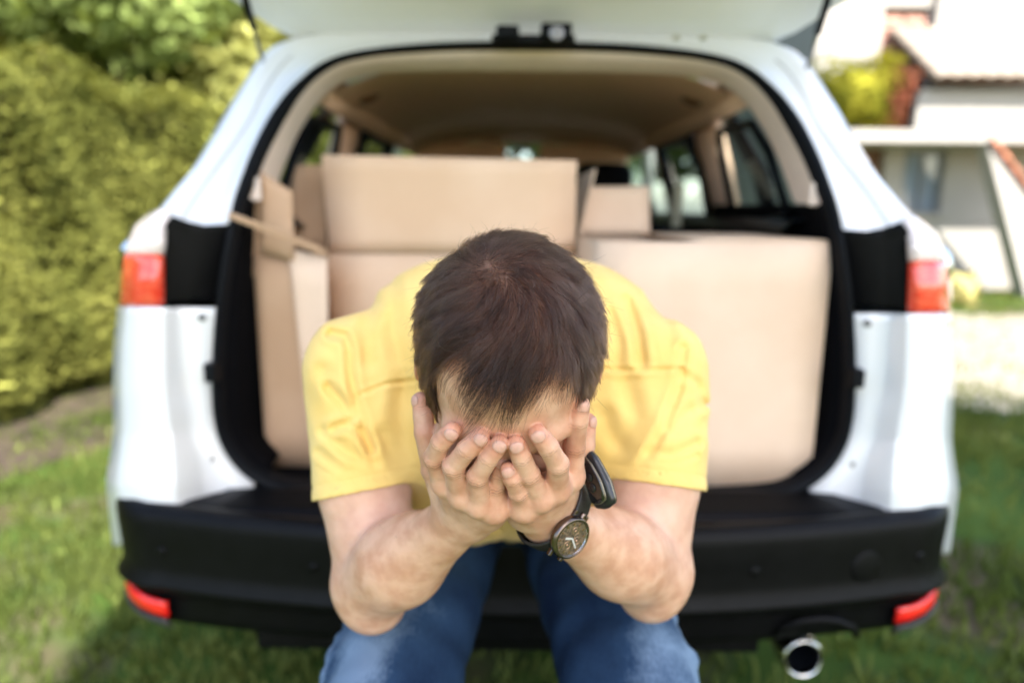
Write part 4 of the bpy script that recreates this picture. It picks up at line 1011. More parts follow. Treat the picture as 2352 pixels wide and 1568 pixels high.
brow = Un(.01, [rc(HL(-.012, .0945, .008), HL(-.050, .078, .008), .009, .007), rc(HL(.012, .0945, .008), HL(.050, .078, .008), .009, .007)]); brow.k_ = .02
lips = Un(.002, [rc(HL(-.020, .094, -.077), HL(.020, .094, -.077), .0055), rc(HL(-.017, .0935, -.086), HL(.017, .0935, -.086), .0062)]); lips.k_ = .006
neck = rc(HL(0, -.030, -.055), V3(0, .90, 1.085), .056, .060)
neck.k_ = .03
ears = [ear(-1), ear(1)]
for e in ears: e.k_ = .006
headU = Un(.018, [head, brow, eyes[0], eyes[1], lids[0], lids[1], nose, lips, neck]+ears)
girdle = Un(.05, [rc(sR+(eR-sR)*.1+V3(.02, .03, 0), sL+(eL-sL)*.1+V3(-.02, .03, 0), .034), rc(V3(0, .92, 1.06), V3(0, 1.0, 1.0), .075, .06)])
limbR = Un(.014, [armR, handR]); limbL = Un(.014, [armL, handL])
limbs = Un(.0012, [limbR, limbL])
upperU = Un(.02, [limbs, girdle])
bodyU = Un(.0022, [upperU, headU]); headU.k_ = .0025
_bn = [(Wd(*q), r) for q, r in []]
def body_fn(p, c=None, Rb=0):
    d = bodyU.ev(p, c, Rb)
    return d if (d is not None or c is not None) else np.full(len(p), 1.)
bv, bf = sdf_mesh(body_fn, (-.33, .50, .66), (.33, 1.10, 1.30), .0013)
bn = vnormals(bv, bf)

skin, t, b = new_mat('skin'); N = t.nodes; L = t.links
b.inputs['Roughness'].default_value = .46; b.inputs['Subsurface Weight'].default_value = .22; b.inputs['Subsurface Scale'].default_value = .006
b.inputs['Subsurface Radius'].default_value = (1, .35, .18); b.inputs['Specular IOR Level'].default_value = .30
ar = N.new('ShaderNodeAttribute'); ar.attribute_name = 'flush'
aw = N.new('ShaderNodeAttribute'); aw.attribute_name = 'pale'
tc = N.new('ShaderNodeTexCoord')
n1 = N.new('ShaderNodeTexNoise'); n1.inputs['Scale'].default_value = 45; n1.inputs['Detail'].default_value = 5; L.new(tc.outputs['Object'], n1.inputs['Vector'])
n2 = N.new('ShaderNodeTexNoise'); n2.inputs['Scale'].default_value = 170; n2.inputs['Detail'].default_value = 4; L.new(tc.outputs['Object'], n2.inputs['Vector'])
r1 = N.new('ShaderNodeValToRGB'); r1.color_ramp.elements[0].position = .36; r1.color_ramp.elements[1].position = .64
r1.color_ramp.elements[0].color = (.52, .275, .17, 1); r1.color_ramp.elements[1].color = (.66, .40, .27, 1); L.new(n1.outputs['Fac'], r1.inputs[0])
mx = N.new('ShaderNodeMix'); mx.data_type = 'RGBA'; mx.inputs['B'].default_value = (.62, .19, .12, 1)
L.new(r1.outputs[0], mx.inputs['A']); L.new(ar.outputs['Fac'], mx.inputs['Factor'])
mx2 = N.new('ShaderNodeMix'); mx2.data_type = 'RGBA'; mx2.inputs['B'].default_value = (.70, .46, .365, 1)
L.new(mx.outputs['Result'], mx2.inputs['A']); L.new(aw.outputs['Fac'], mx2.inputs['Factor'])
as_ = N.new('ShaderNodeAttribute'); as_.attribute_name = 'scalp'
mx3 = N.new('ShaderNodeMix'); mx3.data_type = 'RGBA'; mx3.inputs['B'].default_value = (.055, .028, .020, 1)
ac = N.new('ShaderNodeAttribute'); ac.attribute_name = 'crease'
mx4 = N.new('ShaderNodeMix'); mx4.data_type = 'RGBA'; mx4.inputs['B'].default_value = (.20, .070, .038, 1)
L.new(mx2.outputs['Result'], mx4.inputs['A']); L.new(ac.outputs['Fac'], mx4.inputs['Factor']); L.new(mx4.outputs['Result'], mx3.inputs['A']); L.new(as_.outputs['Fac'], mx3.inputs['Factor']); L.new(mx3.outputs['Result'], b.inputs['Base Color'])
ad = N.new('ShaderNodeMath'); ad.operation = 'MULTIPLY_ADD'; ad.inputs[1].default_value = .5; L.new(n2.outputs['Fac'], ad.inputs[0]); L.new(n1.outputs['Fac'], ad.inputs[2])
vb = N.new('ShaderNodeTexVoronoi'); vb.inputs['Scale'].default_value = 620; L.new(tc.outputs['Object'], vb.inputs['Vector'])
ad2 = N.new('ShaderNodeMath'); ad2.operation = 'MULTIPLY_ADD'; ad2.inputs[1].default_value = -.12; L.new(vb.outputs['Distance'], ad2.inputs[0]); L.new(ad.outputs[0], ad2.inputs[2])
bp = N.new('ShaderNodeBump'); bp.inputs['Strength'].default_value = .55; bp.inputs['Distance'].default_value = .0011; L.new(ad2.outputs[0], bp.inputs['Height']); L.new(bp.outputs[0], b.inputs['Normal'])

person = empty('person', (0, 1.15, 0.0))
tag(person, label='man in yellow t-shirt and ripped jeans sitting bent over, face in his hands', cat='person')
body = mesh('body', bv, bf, skin, person)
fl = np.zeros(len(bv)); pale = np.zeros(len(bv))
def blob(q, r, a):
    global fl
    fl = np.maximum(fl, a*np.exp(-(np.linalg.norm(bv-q, axis=1)/r)**2))
for F in (R_fing, L_fing):
    for n, J in F.items():
        blob(J[0], .012, .50); blob(J[1], .0085, .45); blob(J[2], .006, .28); blob(J[3], .010, .55)
for T in (R_thumb, L_thumb): blob(T[3], .012, .6); blob(T[2], .010, .4)
for s in (-1, 1): blob(HL(s*.088, -.006, -.044), .030, .75); blob(HL(s*.05, .09, -.02), .03, .25)
blob(HL(0, .117, -.048), .016, .5)
for s_, e_ in ((sR, eR), (sL, eL)):
    ax = e_-s_; tt = ((bv-s_)@ax)/(ax@ax); dd = np.linalg.norm(bv-(s_+np.clip(tt, 0, 1)[:, None]*ax), axis=1)
    pale = np.maximum(pale, np.clip(1.15-tt, 0, 1)*np.clip((.09-dd)/.03, 0, 1)*.8*(tt > -.3))
cre = np.zeros(len(bv))
for F, out in ((R_fing, outR), (L_fing, outL)):
    for n, J in F.items():
        for ji in (1, 2):
            a1 = J[ji+1]-J[ji-1]; a1 = a1/np.linalg.norm(a1); d1 = out-a1*(out@a1); d1 /= np.linalg.norm(d1); rj = RAD[n][ji]
            w = bv-J[ji]; s1 = w@a1; near_ = (np.linalg.norm(w, axis=1) < rj*1.5)
            m = near_*np.clip((w@d1)/rj*1.3, 0, 1)*np.exp(-(s1/(.0042 if ji == 1 else .0025))**2)
            cre = np.maximum(cre, m*np.clip(-np.cos((s1+.0006*np.sin(w[:, 0]*900))*2*np.pi/.0032)*1.0, 0, 1)*(.62 if ji == 1 else .45))
        w = bv-(J[2]+J[3])/2
        q_ = J[3]; ax_ = J[3]-J[2]; ax_ = ax_/np.linalg.norm(ax_); cre = np.maximum(cre, .30*np.exp(-((((bv-q_)@ax_)+RAD[n][3]*.55)/.0012)**2)*(np.linalg.norm(bv-q_, axis=1) < RAD[n][3]*1.35)*(((bv-q_)@(out/np.linalg.norm(out))) > RAD[n][3]*.45))
fattr(body, 'crease', cre)
fattr(body, 'flush', np.clip(fl, 0, 1)); fattr(body, 'pale', np.clip(pale, 0, 1))

nailm = pmat('nail', (.60, .335, .25), rough=.38, var=.05, scale=300, spec=.35, sub=.1)
for q, ax, dn, sd, r in nails:
    P = []
    for i in range(11):
        v = -1+i/10*2                        # -1 cuticle .. +1 free edge
        w = max(.05, 1-abs(v)**3.2)**.5
        row = []
        for j in range(9):
            a = (j/8*2-1)*R(50)*w
            zz = .15+.62*v
            fall = math.sqrt(max(.02, 1-(max(0, zz)*.98)**2))
            rr = r*(.985+.045*math.cos(a*1.5))*(fall if zz > 0 else 1)+(.0003 if abs(v) < .95 else -.0004)
            row.append(q+ax*(r*zz)+(dn*math.cos(a)+sd*math.sin(a))*rr)
        P.append(row)
    o = grid('fingernail', P, nailm, person); solid(o, .0005, 0)
# ------------------------------------------------------------------ T-shirt
def noise3(p, s, seed=0):
    """cheap smooth pseudo-noise in -1..1"""
    r = np.random.default_rng(seed); out = 0
    for _ in range(5):
        k = r.normal(size=3)*s; out = out+np.sin(p@k+r.uniform(0, 6.28))
    return out/3.2
def armpt(s_, e_, t): return s_+(e_-s_)*t
class Sleeve:
    """tapered tube round the upper arm, cut square at the hem and hollow at its mouth"""
    def __init__(q, s_, e_, sg, r0, r1, hem):
        q.p = rc(s_+V3(0, .01, 0), armpt(s_, e_, .70), r0, r1); q.c, q.r, q.k = q.p.c, q.p.r, .02
        ax = e_-s_; ax = ax/np.linalg.norm(ax); n = ax+V3(-sg*.10, -.02, .02); q.n = n/np.linalg.norm(n); q.h = armpt(s_, e_, hem); q.s, q.ax = s_, ax
    def ev(q, p, c=None, Rb=0):
        d = q.p.ev(p, c, Rb)
        if d is None: return None
        cut = (p-q.h)@q.n
        d = np.maximum(d, cut)
        hem = .0012*np.exp(-((cut+.016)/.0022)**2)-.0008*np.exp(-((cut+.004)/.006)**2); d = d+hem*(np.abs(d) < .01)
        cav = np.maximum(np.linalg.norm(np.cross(p-q.s, q.ax), axis=1)-.0605, -(cut+.012))
        return np.maximum(d, -cav)
sleeveR = Sleeve(sR, eR, -1, .071, .0640, .57); sleeveL = Sleeve(sL, eL, 1, .071, .0640, .57)
sleeveR.k_ = sleeveL.k_ = .03
torso = Un(.07, [ell(V3(-.004, .960, 1.050), (.205, .135, .165)), rc(V3(-.005, .99, .985), V3(-.005, 1.24, .81), .142, .148),
                 rc(V3(-.10, .92, 1.085), V3(.10, .92, 1.085), .104, .104), rc(V3(-.09, 1.2, .81), V3(.09, 1.2, .81), .11),
                 rc(V3(-.11, .89, 1.0), V3(-.08, 1.00, .87), .090, .085), rc(V3(.11, .89, 1.0), V3(.08, 1.00, .87), .090, .085),
                 rc(V3(-.115, .93, .94), V3(-.09, 1.05, .84), .085, .090), rc(V3(.115, .93, .94), V3(.09, 1.05, .84), .085, .090)])
MARG = .085
shirtU = Un(.035, [torso, sleeveR, sleeveL])
FOLDS = [  # (polyline in picture px, depth mm (+ groove), width px)
 ([(761,766),(792,773),(803,798),(806,860),(820,930),(834,971),(851,1034),(869,1075),(900,1140)], 5.5, 9),
 ([(755,890),(785,919),(810,955)], 5, 9), ([(770,982),(803,973),(834,1000),(853,1030)], 5.5, 9),
 ([(745,990),(792,1034),(855,1069)], 3.0, 10), ([(742,850),(760,905),(800,962)], 2.5, 12),
 ([(735,1040),(785,1080),(870,1098)], 2.6, 9), ([(730,1072),(792,1112),(885,1124)], 1.5, 4),
 ([(822,908),(889,881),(950,874)], 2.2, 4.5), ([(930,890),(920,980),(935,1080)], 6, 20), ([(880,1000),(905,1075),(960,1150)], 3, 14),
 ([(860,700),(840,760),(845,830)], 2.5, 14), ([(905,660),(900,760),(925,850)], 2, 14),
 ([(1385,848),(1473,851),(1564,847)], 2.2, 4.5), ([(1570,800),(1566,836),(1560,888),(1525,981),(1484,1051),(1425,1135)], 4.5, 9),
 ([(1436,690),(1450,725),(1464,766),(1474,835)], 5, 10), ([(1400,720),(1420,790),(1418,840)], 2.5, 10), ([(1500,680),(1530,740),(1545,810)], 2.5, 12),
 ([(1492,1040),(1547,1044),(1600,1018)], 3, 9), ([(1500,1062),(1555,1064),(1600,1045)], 2.2, 6), ([(1462,1099),(1529,1108),(1600,1090)], 1.5, 4),
 ([(1540,985),(1575,950),(1610,930)], 2.5, 10), ([(1440,880),(1460,960),(1430,1020)], 3, 18), ([(1390,960),(1420,1040),(1400,1110)], 3.5, 18),
 ([(1570,860),(1600,880),(1618,930)], 2.5, 9), ([(1110,1180),(1160,1215),(1230,1200)], 3, 14)]
def shirt_fn(p, c=None, Rb=0):
    d = shirtU.ev(p, c, Rb)
    if d is None: return None
    X, Y = proj(p); near = np.exp(-(d/.02)**2)
    att = np.ones(len(p))
    for sl_ in (sleeveR, sleeveL):
        cut = (p-sl_.h)@sl_.n; nr = np.linalg.norm(np.cross(p-sl_.s, sl_.ax), axis=1) < .095
        att = np.where(nr & (np.linalg.norm(p-sl_.h, axis=1) < .16), np.clip((-cut-.014)/.030, 0, 1), att)
    near = near*att
    for P, a, w in FOLDS:
        q = np.array(P)
        if c is not None and (X.max() < q[:, 0].min()-5*w or X.min() > q[:, 0].max()+5*w or Y.max() < q[:, 1].min()-5*w or Y.min() > q[:, 1].max()+5*w): continue
        w = w*1.2; s = segdist2d(X, Y, P); m = near*(p[:, 1] < 1.05)
        # rounded groove with raised shoulders, as pulled jersey folds
        d = d+m*a*.00125*(np.exp(-(s/w)**2)-.45*np.exp(-((s-1.9*w)/(w*.9))**2))
    d = d-.0026*noise3(p, 26, 5)*near-.0008*noise3(p, 70, 6)*near
    for sl_, am in ((sleeveR, armR), (sleeveL, armL)):
        e = am.ev(p, c, Rb)
        if e is not None:
            cut = (p-sl_.h)@sl_.n; e = np.maximum(e-.0026, cut+.001)
            d = np.where(cut < -.014, np.minimum(d, e), d)
    # neck hole and hem
    nk = np.linalg.norm(np.cross(p-HL(0, -.03, -.055), (V3(0, .90, 1.085)-HL(0, -.03, -.055))/np.linalg.norm(V3(0, .90, 1.085)-HL(0, -.03, -.055))), axis=1)-.066
    d = np.maximum(d, -np.where(p[:, 1] < .84, nk, 1))
    hem = (p-V3(0, 1.03, .765))@(V3(0, .72, -.69)); d = np.maximum(d, hem-.155)
    return d
sv, sf = sdf_mesh(lambda p, c=None, Rb=0: (lambda e: e if (e is not None or c is not None) else np.full(len(p), 1.))(shirt_fn(p, c, Rb)), (-.34, .70, .60), (.34, 1.42, 1.28), .0024)
sm, t, b = new_mat('yellow_jersey'); N = t.nodes; L = t.links
b.inputs['Base Color'].default_value = (.80, .57, .16, 1); b.inputs['Roughness'].default_value = .85; b.inputs['Specular IOR Level'].default_value = .15
b.inputs['Sheen Weight'].default_value = .15
tc = N.new('ShaderNodeTexCoord'); n1 = N.new('ShaderNodeTexNoise'); n1.inputs['Scale'].default_value = 14; n1.inputs['Detail'].default_value = 6; L.new(tc.outputs['Object'], n1.inputs['Vector'])
r1 = N.new('ShaderNodeValToRGB'); r1.color_ramp.elements[0].color = (.77, .52, .15, 1); r1.color_ramp.elements[1].color = (.84, .60, .21, 1)
r1.color_ramp.elements[0].position = .3; r1.color_ramp.elements[1].position = .7; L.new(n1.outputs['Fac'], r1.inputs[0]); L.new(r1.outputs[0], b.inputs['Base Color'])
wv = N.new('ShaderNodeTexNoise'); wv.inputs['Scale'].default_value = 900; L.new(tc.outputs['Object'], wv.inputs['Vector'])
mp_ = N.new('ShaderNodeMath'); mp_.operation = 'MULTIPLY_ADD'; mp_.inputs[1].default_value = 4; L.new(n1.outputs['Fac'], mp_.inputs[0]); L.new(wv.outputs['Fac'], mp_.inputs[2])
bp = N.new('ShaderNodeBump'); bp.inputs['Strength'].default_value = .5; bp.inputs['Distance'].default_value = .0012; L.new(mp_.outputs[0], bp.inputs['Height']); L.new(bp.outputs[0], b.inputs['Normal'])
shirt = mesh('shirt', sv, sf, sm, person)

# ------------------------------------------------------------------ jeans
MARG = .05
kR = Wd(880, 1625, .80); kL = Wd(1478, 1625, .80)
kR = V3(-.160, .675, .655); kL = V3(.165, .675, .655)
fR = V3(-.175, .74, .125); fL = V3(.185, .74, .125)
jeansU = Un(.03, [rc(V3(-.085, 1.22, .775), V3(.085, 1.22, .775), .118),
    Un(.02, [rc(V3(-.10, 1.18, .755), V3(-.150, .80, .668), .098, .087), rc(V3(-.150, .80, .668), kR, .087, .080), rc(kR, kR+(fR-kR)*.55, .074, .062), rc(kR+(fR-kR)*.55, fR, .062, .058)]),
    Un(.02, [rc(V3(.10, 1.18, .755), V3(.158, .80, .668), .098, .087), rc(V3(.158, .80, .668), kL, .087, .080), rc(kL, kL+(fL-kL)*.55, .074, .062), rc(kL+(fL-kL)*.55, fL, .062, .058)])])
def jeans_fn(p, c=None, Rb=0):
    d = jeansU.ev(p, c, Rb)
    if d is None: return None if c is not None else np.full(len(p), 1.)
    wr_ = np.sin(p[:, 1]*48+np.abs(p[:, 0])*40+2.5*noise3(p, 12, 3))*.0026*np.clip((p[:, 1]-.68)/.2, .3, 1.5)
    d = d-wr_-.0015*noise3(p, 45, 9)
    # ragged outer seams and a frayed tear on the image-right knee
    for s in (-1, 1):
        sx = -.236 if s < 0 else .243
        d = d-.006*np.exp(-((p[:, 0]-sx)/.012)**2)*np.clip(noise3(p*V3(.2, 1, 1), 130, 12+s), 0, 1)
    q = p-V3(.238, .70, .672); tear = np.exp(-((q/V3(.030, .028, .018))**2).sum(1)); d = d-.012*tear*np.clip(noise3(p, 220, 22)+.3, 0, 1)
    return d
jv, jf = sdf_mesh(jeans_fn, (-.32, .54, .05), (.32, 1.40, .95), .0033)
jm, t, b = new_mat('shaded_denim'); N = t.nodes; L = t.links
b.inputs['Roughness'].default_value = .9; b.inputs['Specular IOR Level'].default_value = .12
tc = N.new('ShaderNodeTexCoord')
n1 = N.new('ShaderNodeTexNoise'); n1.inputs['Scale'].default_value = 7; n1.inputs['Detail'].default_value = 5; L.new(tc.outputs['Object'], n1.inputs['Vector'])
n2 = N.new('ShaderNodeTexNoise'); n2.inputs['Scale'].default_value = 300; n2.inputs['Detail'].default_value = 3
mpg = N.new('ShaderNodeMapping'); mpg.inputs['Scale'].default_value = (1, .35, 1); L.new(tc.outputs['Object'], mpg.inputs[0]); L.new(mpg.outputs[0], n2.inputs['Vector'])
fa_ = N.new('ShaderNodeAttribute'); fa_.attribute_name = 'lit_worn'
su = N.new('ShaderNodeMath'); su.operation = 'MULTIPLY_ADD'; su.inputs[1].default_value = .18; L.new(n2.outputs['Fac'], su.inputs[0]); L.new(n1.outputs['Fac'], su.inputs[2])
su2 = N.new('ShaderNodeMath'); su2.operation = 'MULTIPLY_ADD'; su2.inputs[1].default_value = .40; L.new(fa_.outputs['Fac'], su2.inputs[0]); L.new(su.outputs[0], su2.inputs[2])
r1 = N.new('ShaderNodeValToRGB'); E = r1.color_ramp.elements; E[0].position = .46; E[0].color = (.004, .012, .036, 1); E[1].position = 1.15 if False else .98; E[1].color = (.155, .225, .315, 1)  # navy end puts the shade of lap and inner thighs into the denim colour
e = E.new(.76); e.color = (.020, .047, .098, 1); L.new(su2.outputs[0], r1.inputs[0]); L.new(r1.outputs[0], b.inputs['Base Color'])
bp = N.new('ShaderNodeBump'); bp.inputs['Strength'].default_value = .6; bp.inputs['Distance'].default_value = .001; L.new(n2.outputs['Fac'], bp.inputs['Height']); L.new(bp.outputs[0], b.inputs['Normal'])
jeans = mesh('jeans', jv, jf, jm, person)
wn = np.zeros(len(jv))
for c_ in ((-.185, .75, .72), (.195, .75, .72)): wn = np.maximum(wn, np.exp(-(((jv-V3(*c_))/V3(.06, .15, .15))**2).sum(1)))  # light on the thigh tops, put into the colour
wn += .8*np.exp(-(((jv-V3(.245, .70, .672))/V3(.03, .05, .03))**2).sum(1))+.5*np.exp(-((np.abs(jv[:, 0])-.236)/.008)**2)*(jv[:, 1] < .95)  # real wear: knee tear and frayed outer seams
fattr(jeans, 'lit_worn', np.clip(wn, 0, 1.3))
# shoes
shoe_m = pmat('white_canvas', (.55, .54, .50), .8, var=.08, scale=60, bump=.4); sole_m = pmat('white_rubber', (.7, .69, .66), .5)
for s, f_ in ((-1, fR), (1, fL)):
    c = V3(f_[0]+s*.006, f_[1], 0)
    U_ = Un(.03, [rc(c+V3(0, .03, .10), c+V3(0, .045, .055), .044, .038), rc(c+V3(0, .03, .055), c+V3(s*.006, -.13, .046), .038, .034), ell(c+V3(s*.008, -.15, .044), (.043, .055, .032))])
    def fn(p, c=None, Rb=0):
        d = U_.ev(p, c, Rb)
        if d is None: return None if c is not None else np.full(len(p), 1.)
        return np.maximum(d, .018-p[:, 2])
    v, f = sdf_mesh(fn, c+V3(-.09, -.24, 0), c+V3(.09, .12, .17), .005)
    sh = mesh('shoe', v, f, shoe_m, person)
    th = np.linspace(0, 2*np.pi, 40, endpoint=False)
    ring = lambda k, z: [(c[0]+s*.005+k*(.040+.006*math.cos(a))*math.sin(a), c[1]-.06+k*.145*math.cos(a), z) for a in th]
    grid('sole', [ring(.02, .001), ring(.98, .001), ring(1, .006), ring(1, .020), ring(.96, .024), ring(.02, .024)], sole_m, sh, closed=True)

# ------------------------------------------------------------------ hair
def curves_obj(name, P, rad, mat, parent):
    """P (n,k,3) strands, rad (k,) or (n,k) radii -> hair curves"""
    n, k = P.shape[:2]
    hc = bpy.data.hair_curves.new(name); hc.add_curves([k]*n)
    hc.points.foreach_set('position', P.reshape(-1, 3).astype(np.float32).ravel())
    a = hc.attributes.get('radius') or hc.attributes.new('radius', 'FLOAT', 'POINT')
    a.data.foreach_set('value', np.broadcast_to(rad, (n, k)).astype(np.float32).ravel())
    hc.materials.append(mat)
    o = bpy.data.objects.new(name, hc); COL.objects.link(o); setup(o, parent)
    return o
def hair_mat(name, col, col2, rough=.32, sc=60):
    m = bpy.data.materials.new(name); m.use_nodes = True; t = m.node_tree; N = t.nodes; N.clear()
    h = N.new('ShaderNodeBsdfHairPrincipled'); h.parametrization = 'COLOR' if hasattr(h, 'parametrization') else h.parametrization
    o = N.new('ShaderNodeOutputMaterial'); t.links.new(h.outputs[0], o.inputs[0])
    h.inputs['Roughness'].default_value = rough; h.inputs['Radial Roughness'].default_value = .5; h.inputs['IOR'].default_value = 1.28
    if 'Random Roughness' in h.inputs: h.inputs['Random Roughness'].default_value = .3
    hi = N.new('ShaderNodeHairInfo'); r = N.new('ShaderNodeValToRGB'); r.color_ramp.elements[0].color = (*col, 1); r.color_ramp.elements[1].color = (*col2, 1)
    t.links.new(hi.outputs['Random'], r.inputs[0]); t.links.new(r.outputs[0], h.inputs['Color'])
    return m
hairm = hair_mat('brown_hair', (.0022, .0011, .0009), (.12, .062, .042))
HG = [  # guides: picture x, y -> flow dx, dy, length mm, lift
 (1067,558,-.25,-1,17,.9),(1150,548,.1,-1,18,.9),(1205,560,.8,-.5,20,.8),(1289,577,1,.15,22,.8),(1345,630,1,.45,26,.9),(1372,702,.85,.6,24,.9),(1386,786,.6,.9,18,.9),
 (1303,648,.8,.65,30,.6),(1240,640,.55,.9,32,.5),(1180,640,.1,1,32,.45),(1120,640,-.35,1,30,.5),(1050,635,-.95,.35,26,.8),(1000,650,-1,.35,20,1.0),(970,730,-1,.4,15,1.0),(952,800,-.9,.55,12,.9),
 (1040,700,-.85,.55,30,.5),(1150,700,-.35,1,34,.35),(1260,715,.05,1,34,.4),(1320,760,.25,1,30,.45),(1345,845,.15,1,24,.6),(1370,850,.2,1,14,.9),
 (1205,785,-.6,.85,38,.3),(1065,775,-.95,.35,34,.4),(1010,820,-.95,.35,24,.55),(975,860,-.5,.9,12,.7),(1100,850,-.6,.75,34,.35),(1170,850,-.35,.95,42,.25),(1240,850,-.55,.8,36,.35),(1300,880,-.5,.85,26,.4),(1340,900,-.3,1,14,.6),
 (1122,602,0,1,18,.8),(1090,590,-.6,-.6,22,.9),(1130,590,.3,-.6,24,.8),(1160,610,.8,.3,28,.7)]
HG = np.array(HG, float); gd = HG[:, 2:4]/np.linalg.norm(HG[:, 2:4], axis=1)[:, None]
def guide(P):
    X, Y = proj(P); d2 = (X[:, None]-HG[:, 0])**2+(Y[:, None]-HG[:, 1])**2
    w = np.exp(-d2/(2*34.**2))+1e-9/(d2+1)
    w /= w.sum(1)[:, None]
    return w@gd, w@HG[:, 4], w@HG[:, 5]
imx = np.array(_xr); imd = -np.array(_ur)
q = headloc(bv); lat, ff, uu = q[:, 0], q[:, 1], q[:, 2]
hl = .0585+.006*np.cos(lat/.03*1.2)-.006*np.exp(-((np.abs(lat)-.040)/.014)**2)-.010*np.exp(-((lat+.045)/.018)**2)+.012*(np.abs(lat) > .062)
mask = (ff < hl) & ((uu > -.030+.02*(ff > .03)) | ((ff < -.03) & (uu > -.085))) & (np.linalg.norm(q, axis=1) < .125) & (np.abs(lat) < .0835)
mask &= ~((np.abs(lat) > .074) & (uu < -.012) & (ff > -.03) & (ff < .016))
for J_ in list(R_fing.values())+list(L_fing.values())+[R_thumb, L_thumb]:
    for k in range(3):
        for u_ in (0, .5, 1): mask &= np.linalg.norm(bv-(J_[k]+(J_[k+1]-J_[k])*u_), axis=1) > .0155
fc = bf[mask[bf].all(1)]
cen = bv[fc].mean(1); ar_ = np.linalg.norm(np.cross(bv[fc[:, 1]]-bv[fc[:, 0]], bv[fc[:, 3]]-bv[fc[:, 0]]), axis=1)
# only the part of the scalp that can be seen or makes the outline gets full density
vis = ((Wd(1176, 784, 0)*0+np.array((0, 0, CAM_H)))-cen); vis /= np.linalg.norm(vis, axis=1)[:, None]
vf = np.clip((bn[fc[:, 0]]*vis).sum(1)+.75, .25, 1.0)
cq = headloc(cen); thin = 1-.15*np.exp(-(((proj(cen)[0]-1122)/26)**2+((proj(cen)[1]-612)/14)**2))
edge = np.clip((hl[fc[:, 0]]-cq[:, 1])/.012, .12, 1)
pr = ar_*vf*thin*edge; pr /= pr.sum()
NH = 84000
idx = rng.choice(len(fc), NH, p=pr)
a_, b_ = rng.random(NH), rng.random(NH); F4 = bv[fc[idx]]
root = F4[:, 0]*((1-a_)*(1-b_))[:, None]+F4[:, 1]*(a_*(1-b_))[:, None]+F4[:, 2]*(a_*b_)[:, None]+F4[:, 3]*((1-a_)*b_)[:, None]
rn = bn[fc[idx, 0]]; root = root-rn*.0006
def grow(root, rn, n, K=9, jit=.16, lenj=.22):
    _, Lm, Lf = guide(root)
    Ln = Lm*.001*np.clip(rng.normal(1, lenj, n), .4, 1.6)
    ql = headloc(root); fringe = np.clip((ql[:, 1]-.022)/.02, 0, 1)*np.exp(-((ql[:, 0]-.006)/.030)**2)
    Ln = Ln*(1+.75*fringe*rng.random(n))
    J = rng.normal(0, jit, (n, 3)); P = [root]; p = root.copy(); nn = rn.copy()
    for k in range(1, K):
        s = k/(K-1)
        g, _, _ = guide(p)
        tdir = g[:, :1]*imx+g[:, 1:]*imd
        qn = headloc(p); en = qn/np.array((.0785, .0985, .089))**2; nn = en@HM; nn /= np.linalg.norm(nn, axis=1)[:, None]
        tdir = tdir-nn*(tdir*nn).sum(1)[:, None]; tdir /= np.linalg.norm(tdir, axis=1)[:, None]+1e-9
        lift = Lf*(1.35*(1-s)**1.1+.10)-.12*s
        lift = np.where(fringe > .25, lift*.55+.22*fringe, lift)
        dr = tdir+nn*lift[:, None]+J*(.5+s*.9)
        dr[:, 2] -= .25*fringe*s
        dr /= np.linalg.norm(dr, axis=1)[:, None]
        p = p+dr*(Ln/(K-1))[:, None]
        # keep off the scalp
        q2 = headloc(p); rr = np.linalg.norm(q2/np.array((.0800, .1000, .0985)), axis=1)
        low = (rr < 1.0) & (fringe < .3); p = np.where(low[:, None], p+nn*((1-rr)*.085)[:, None], p)
        P.append(p.copy())
    return np.stack(P, 1)
hs = grow(root, rn, NH)
NC = 1150
ci = rng.choice(NH, NC, replace=False); croot = root[ci]; cs_ = hs[ci]
near = np.empty(NH, int)
for k in range(0, NH, 4000):
    D_ = ((root[k:k+4000, None]-croot[None])**2).sum(2); near[k:k+4000] = D_.argmin(1)
s_ = np.linspace(0, 1, hs.shape[1])**1.3
strength = rng.uniform(.25, .85, NH)[:, None]*s_[None]
off = cs_[near]-croot[near][:, None]+root[:, None]*.35+croot[near][:, None]*.65
hs = hs*(1-strength[..., None])+(off)*strength[..., None]
hs[:, 0] = root
# fine locks: neighbouring hairs bunch together
cell = np.floor((root@HM.T)/.0019+rng.normal(0, .25, (NH, 3))).astype(np.int64); ck = (cell[:, 0]*1009+cell[:, 1])*1009+cell[:, 2]
_, first, inv_ = np.unique(ck, return_index=True, return_inverse=True); inv_ = inv_.ravel()
lead = first[inv_]; lofs = hs[lead]-hs[lead][:, :1]+root[:, None]*.30+root[lead][:, None]*.70
st2 = (rng.uniform(.5, .95, NH)[:, None]*np.linspace(0, 1, hs.shape[1])[None]**.9)[..., None]
hs = hs*(1-st2)+lofs*st2; hs[:, 0] = root
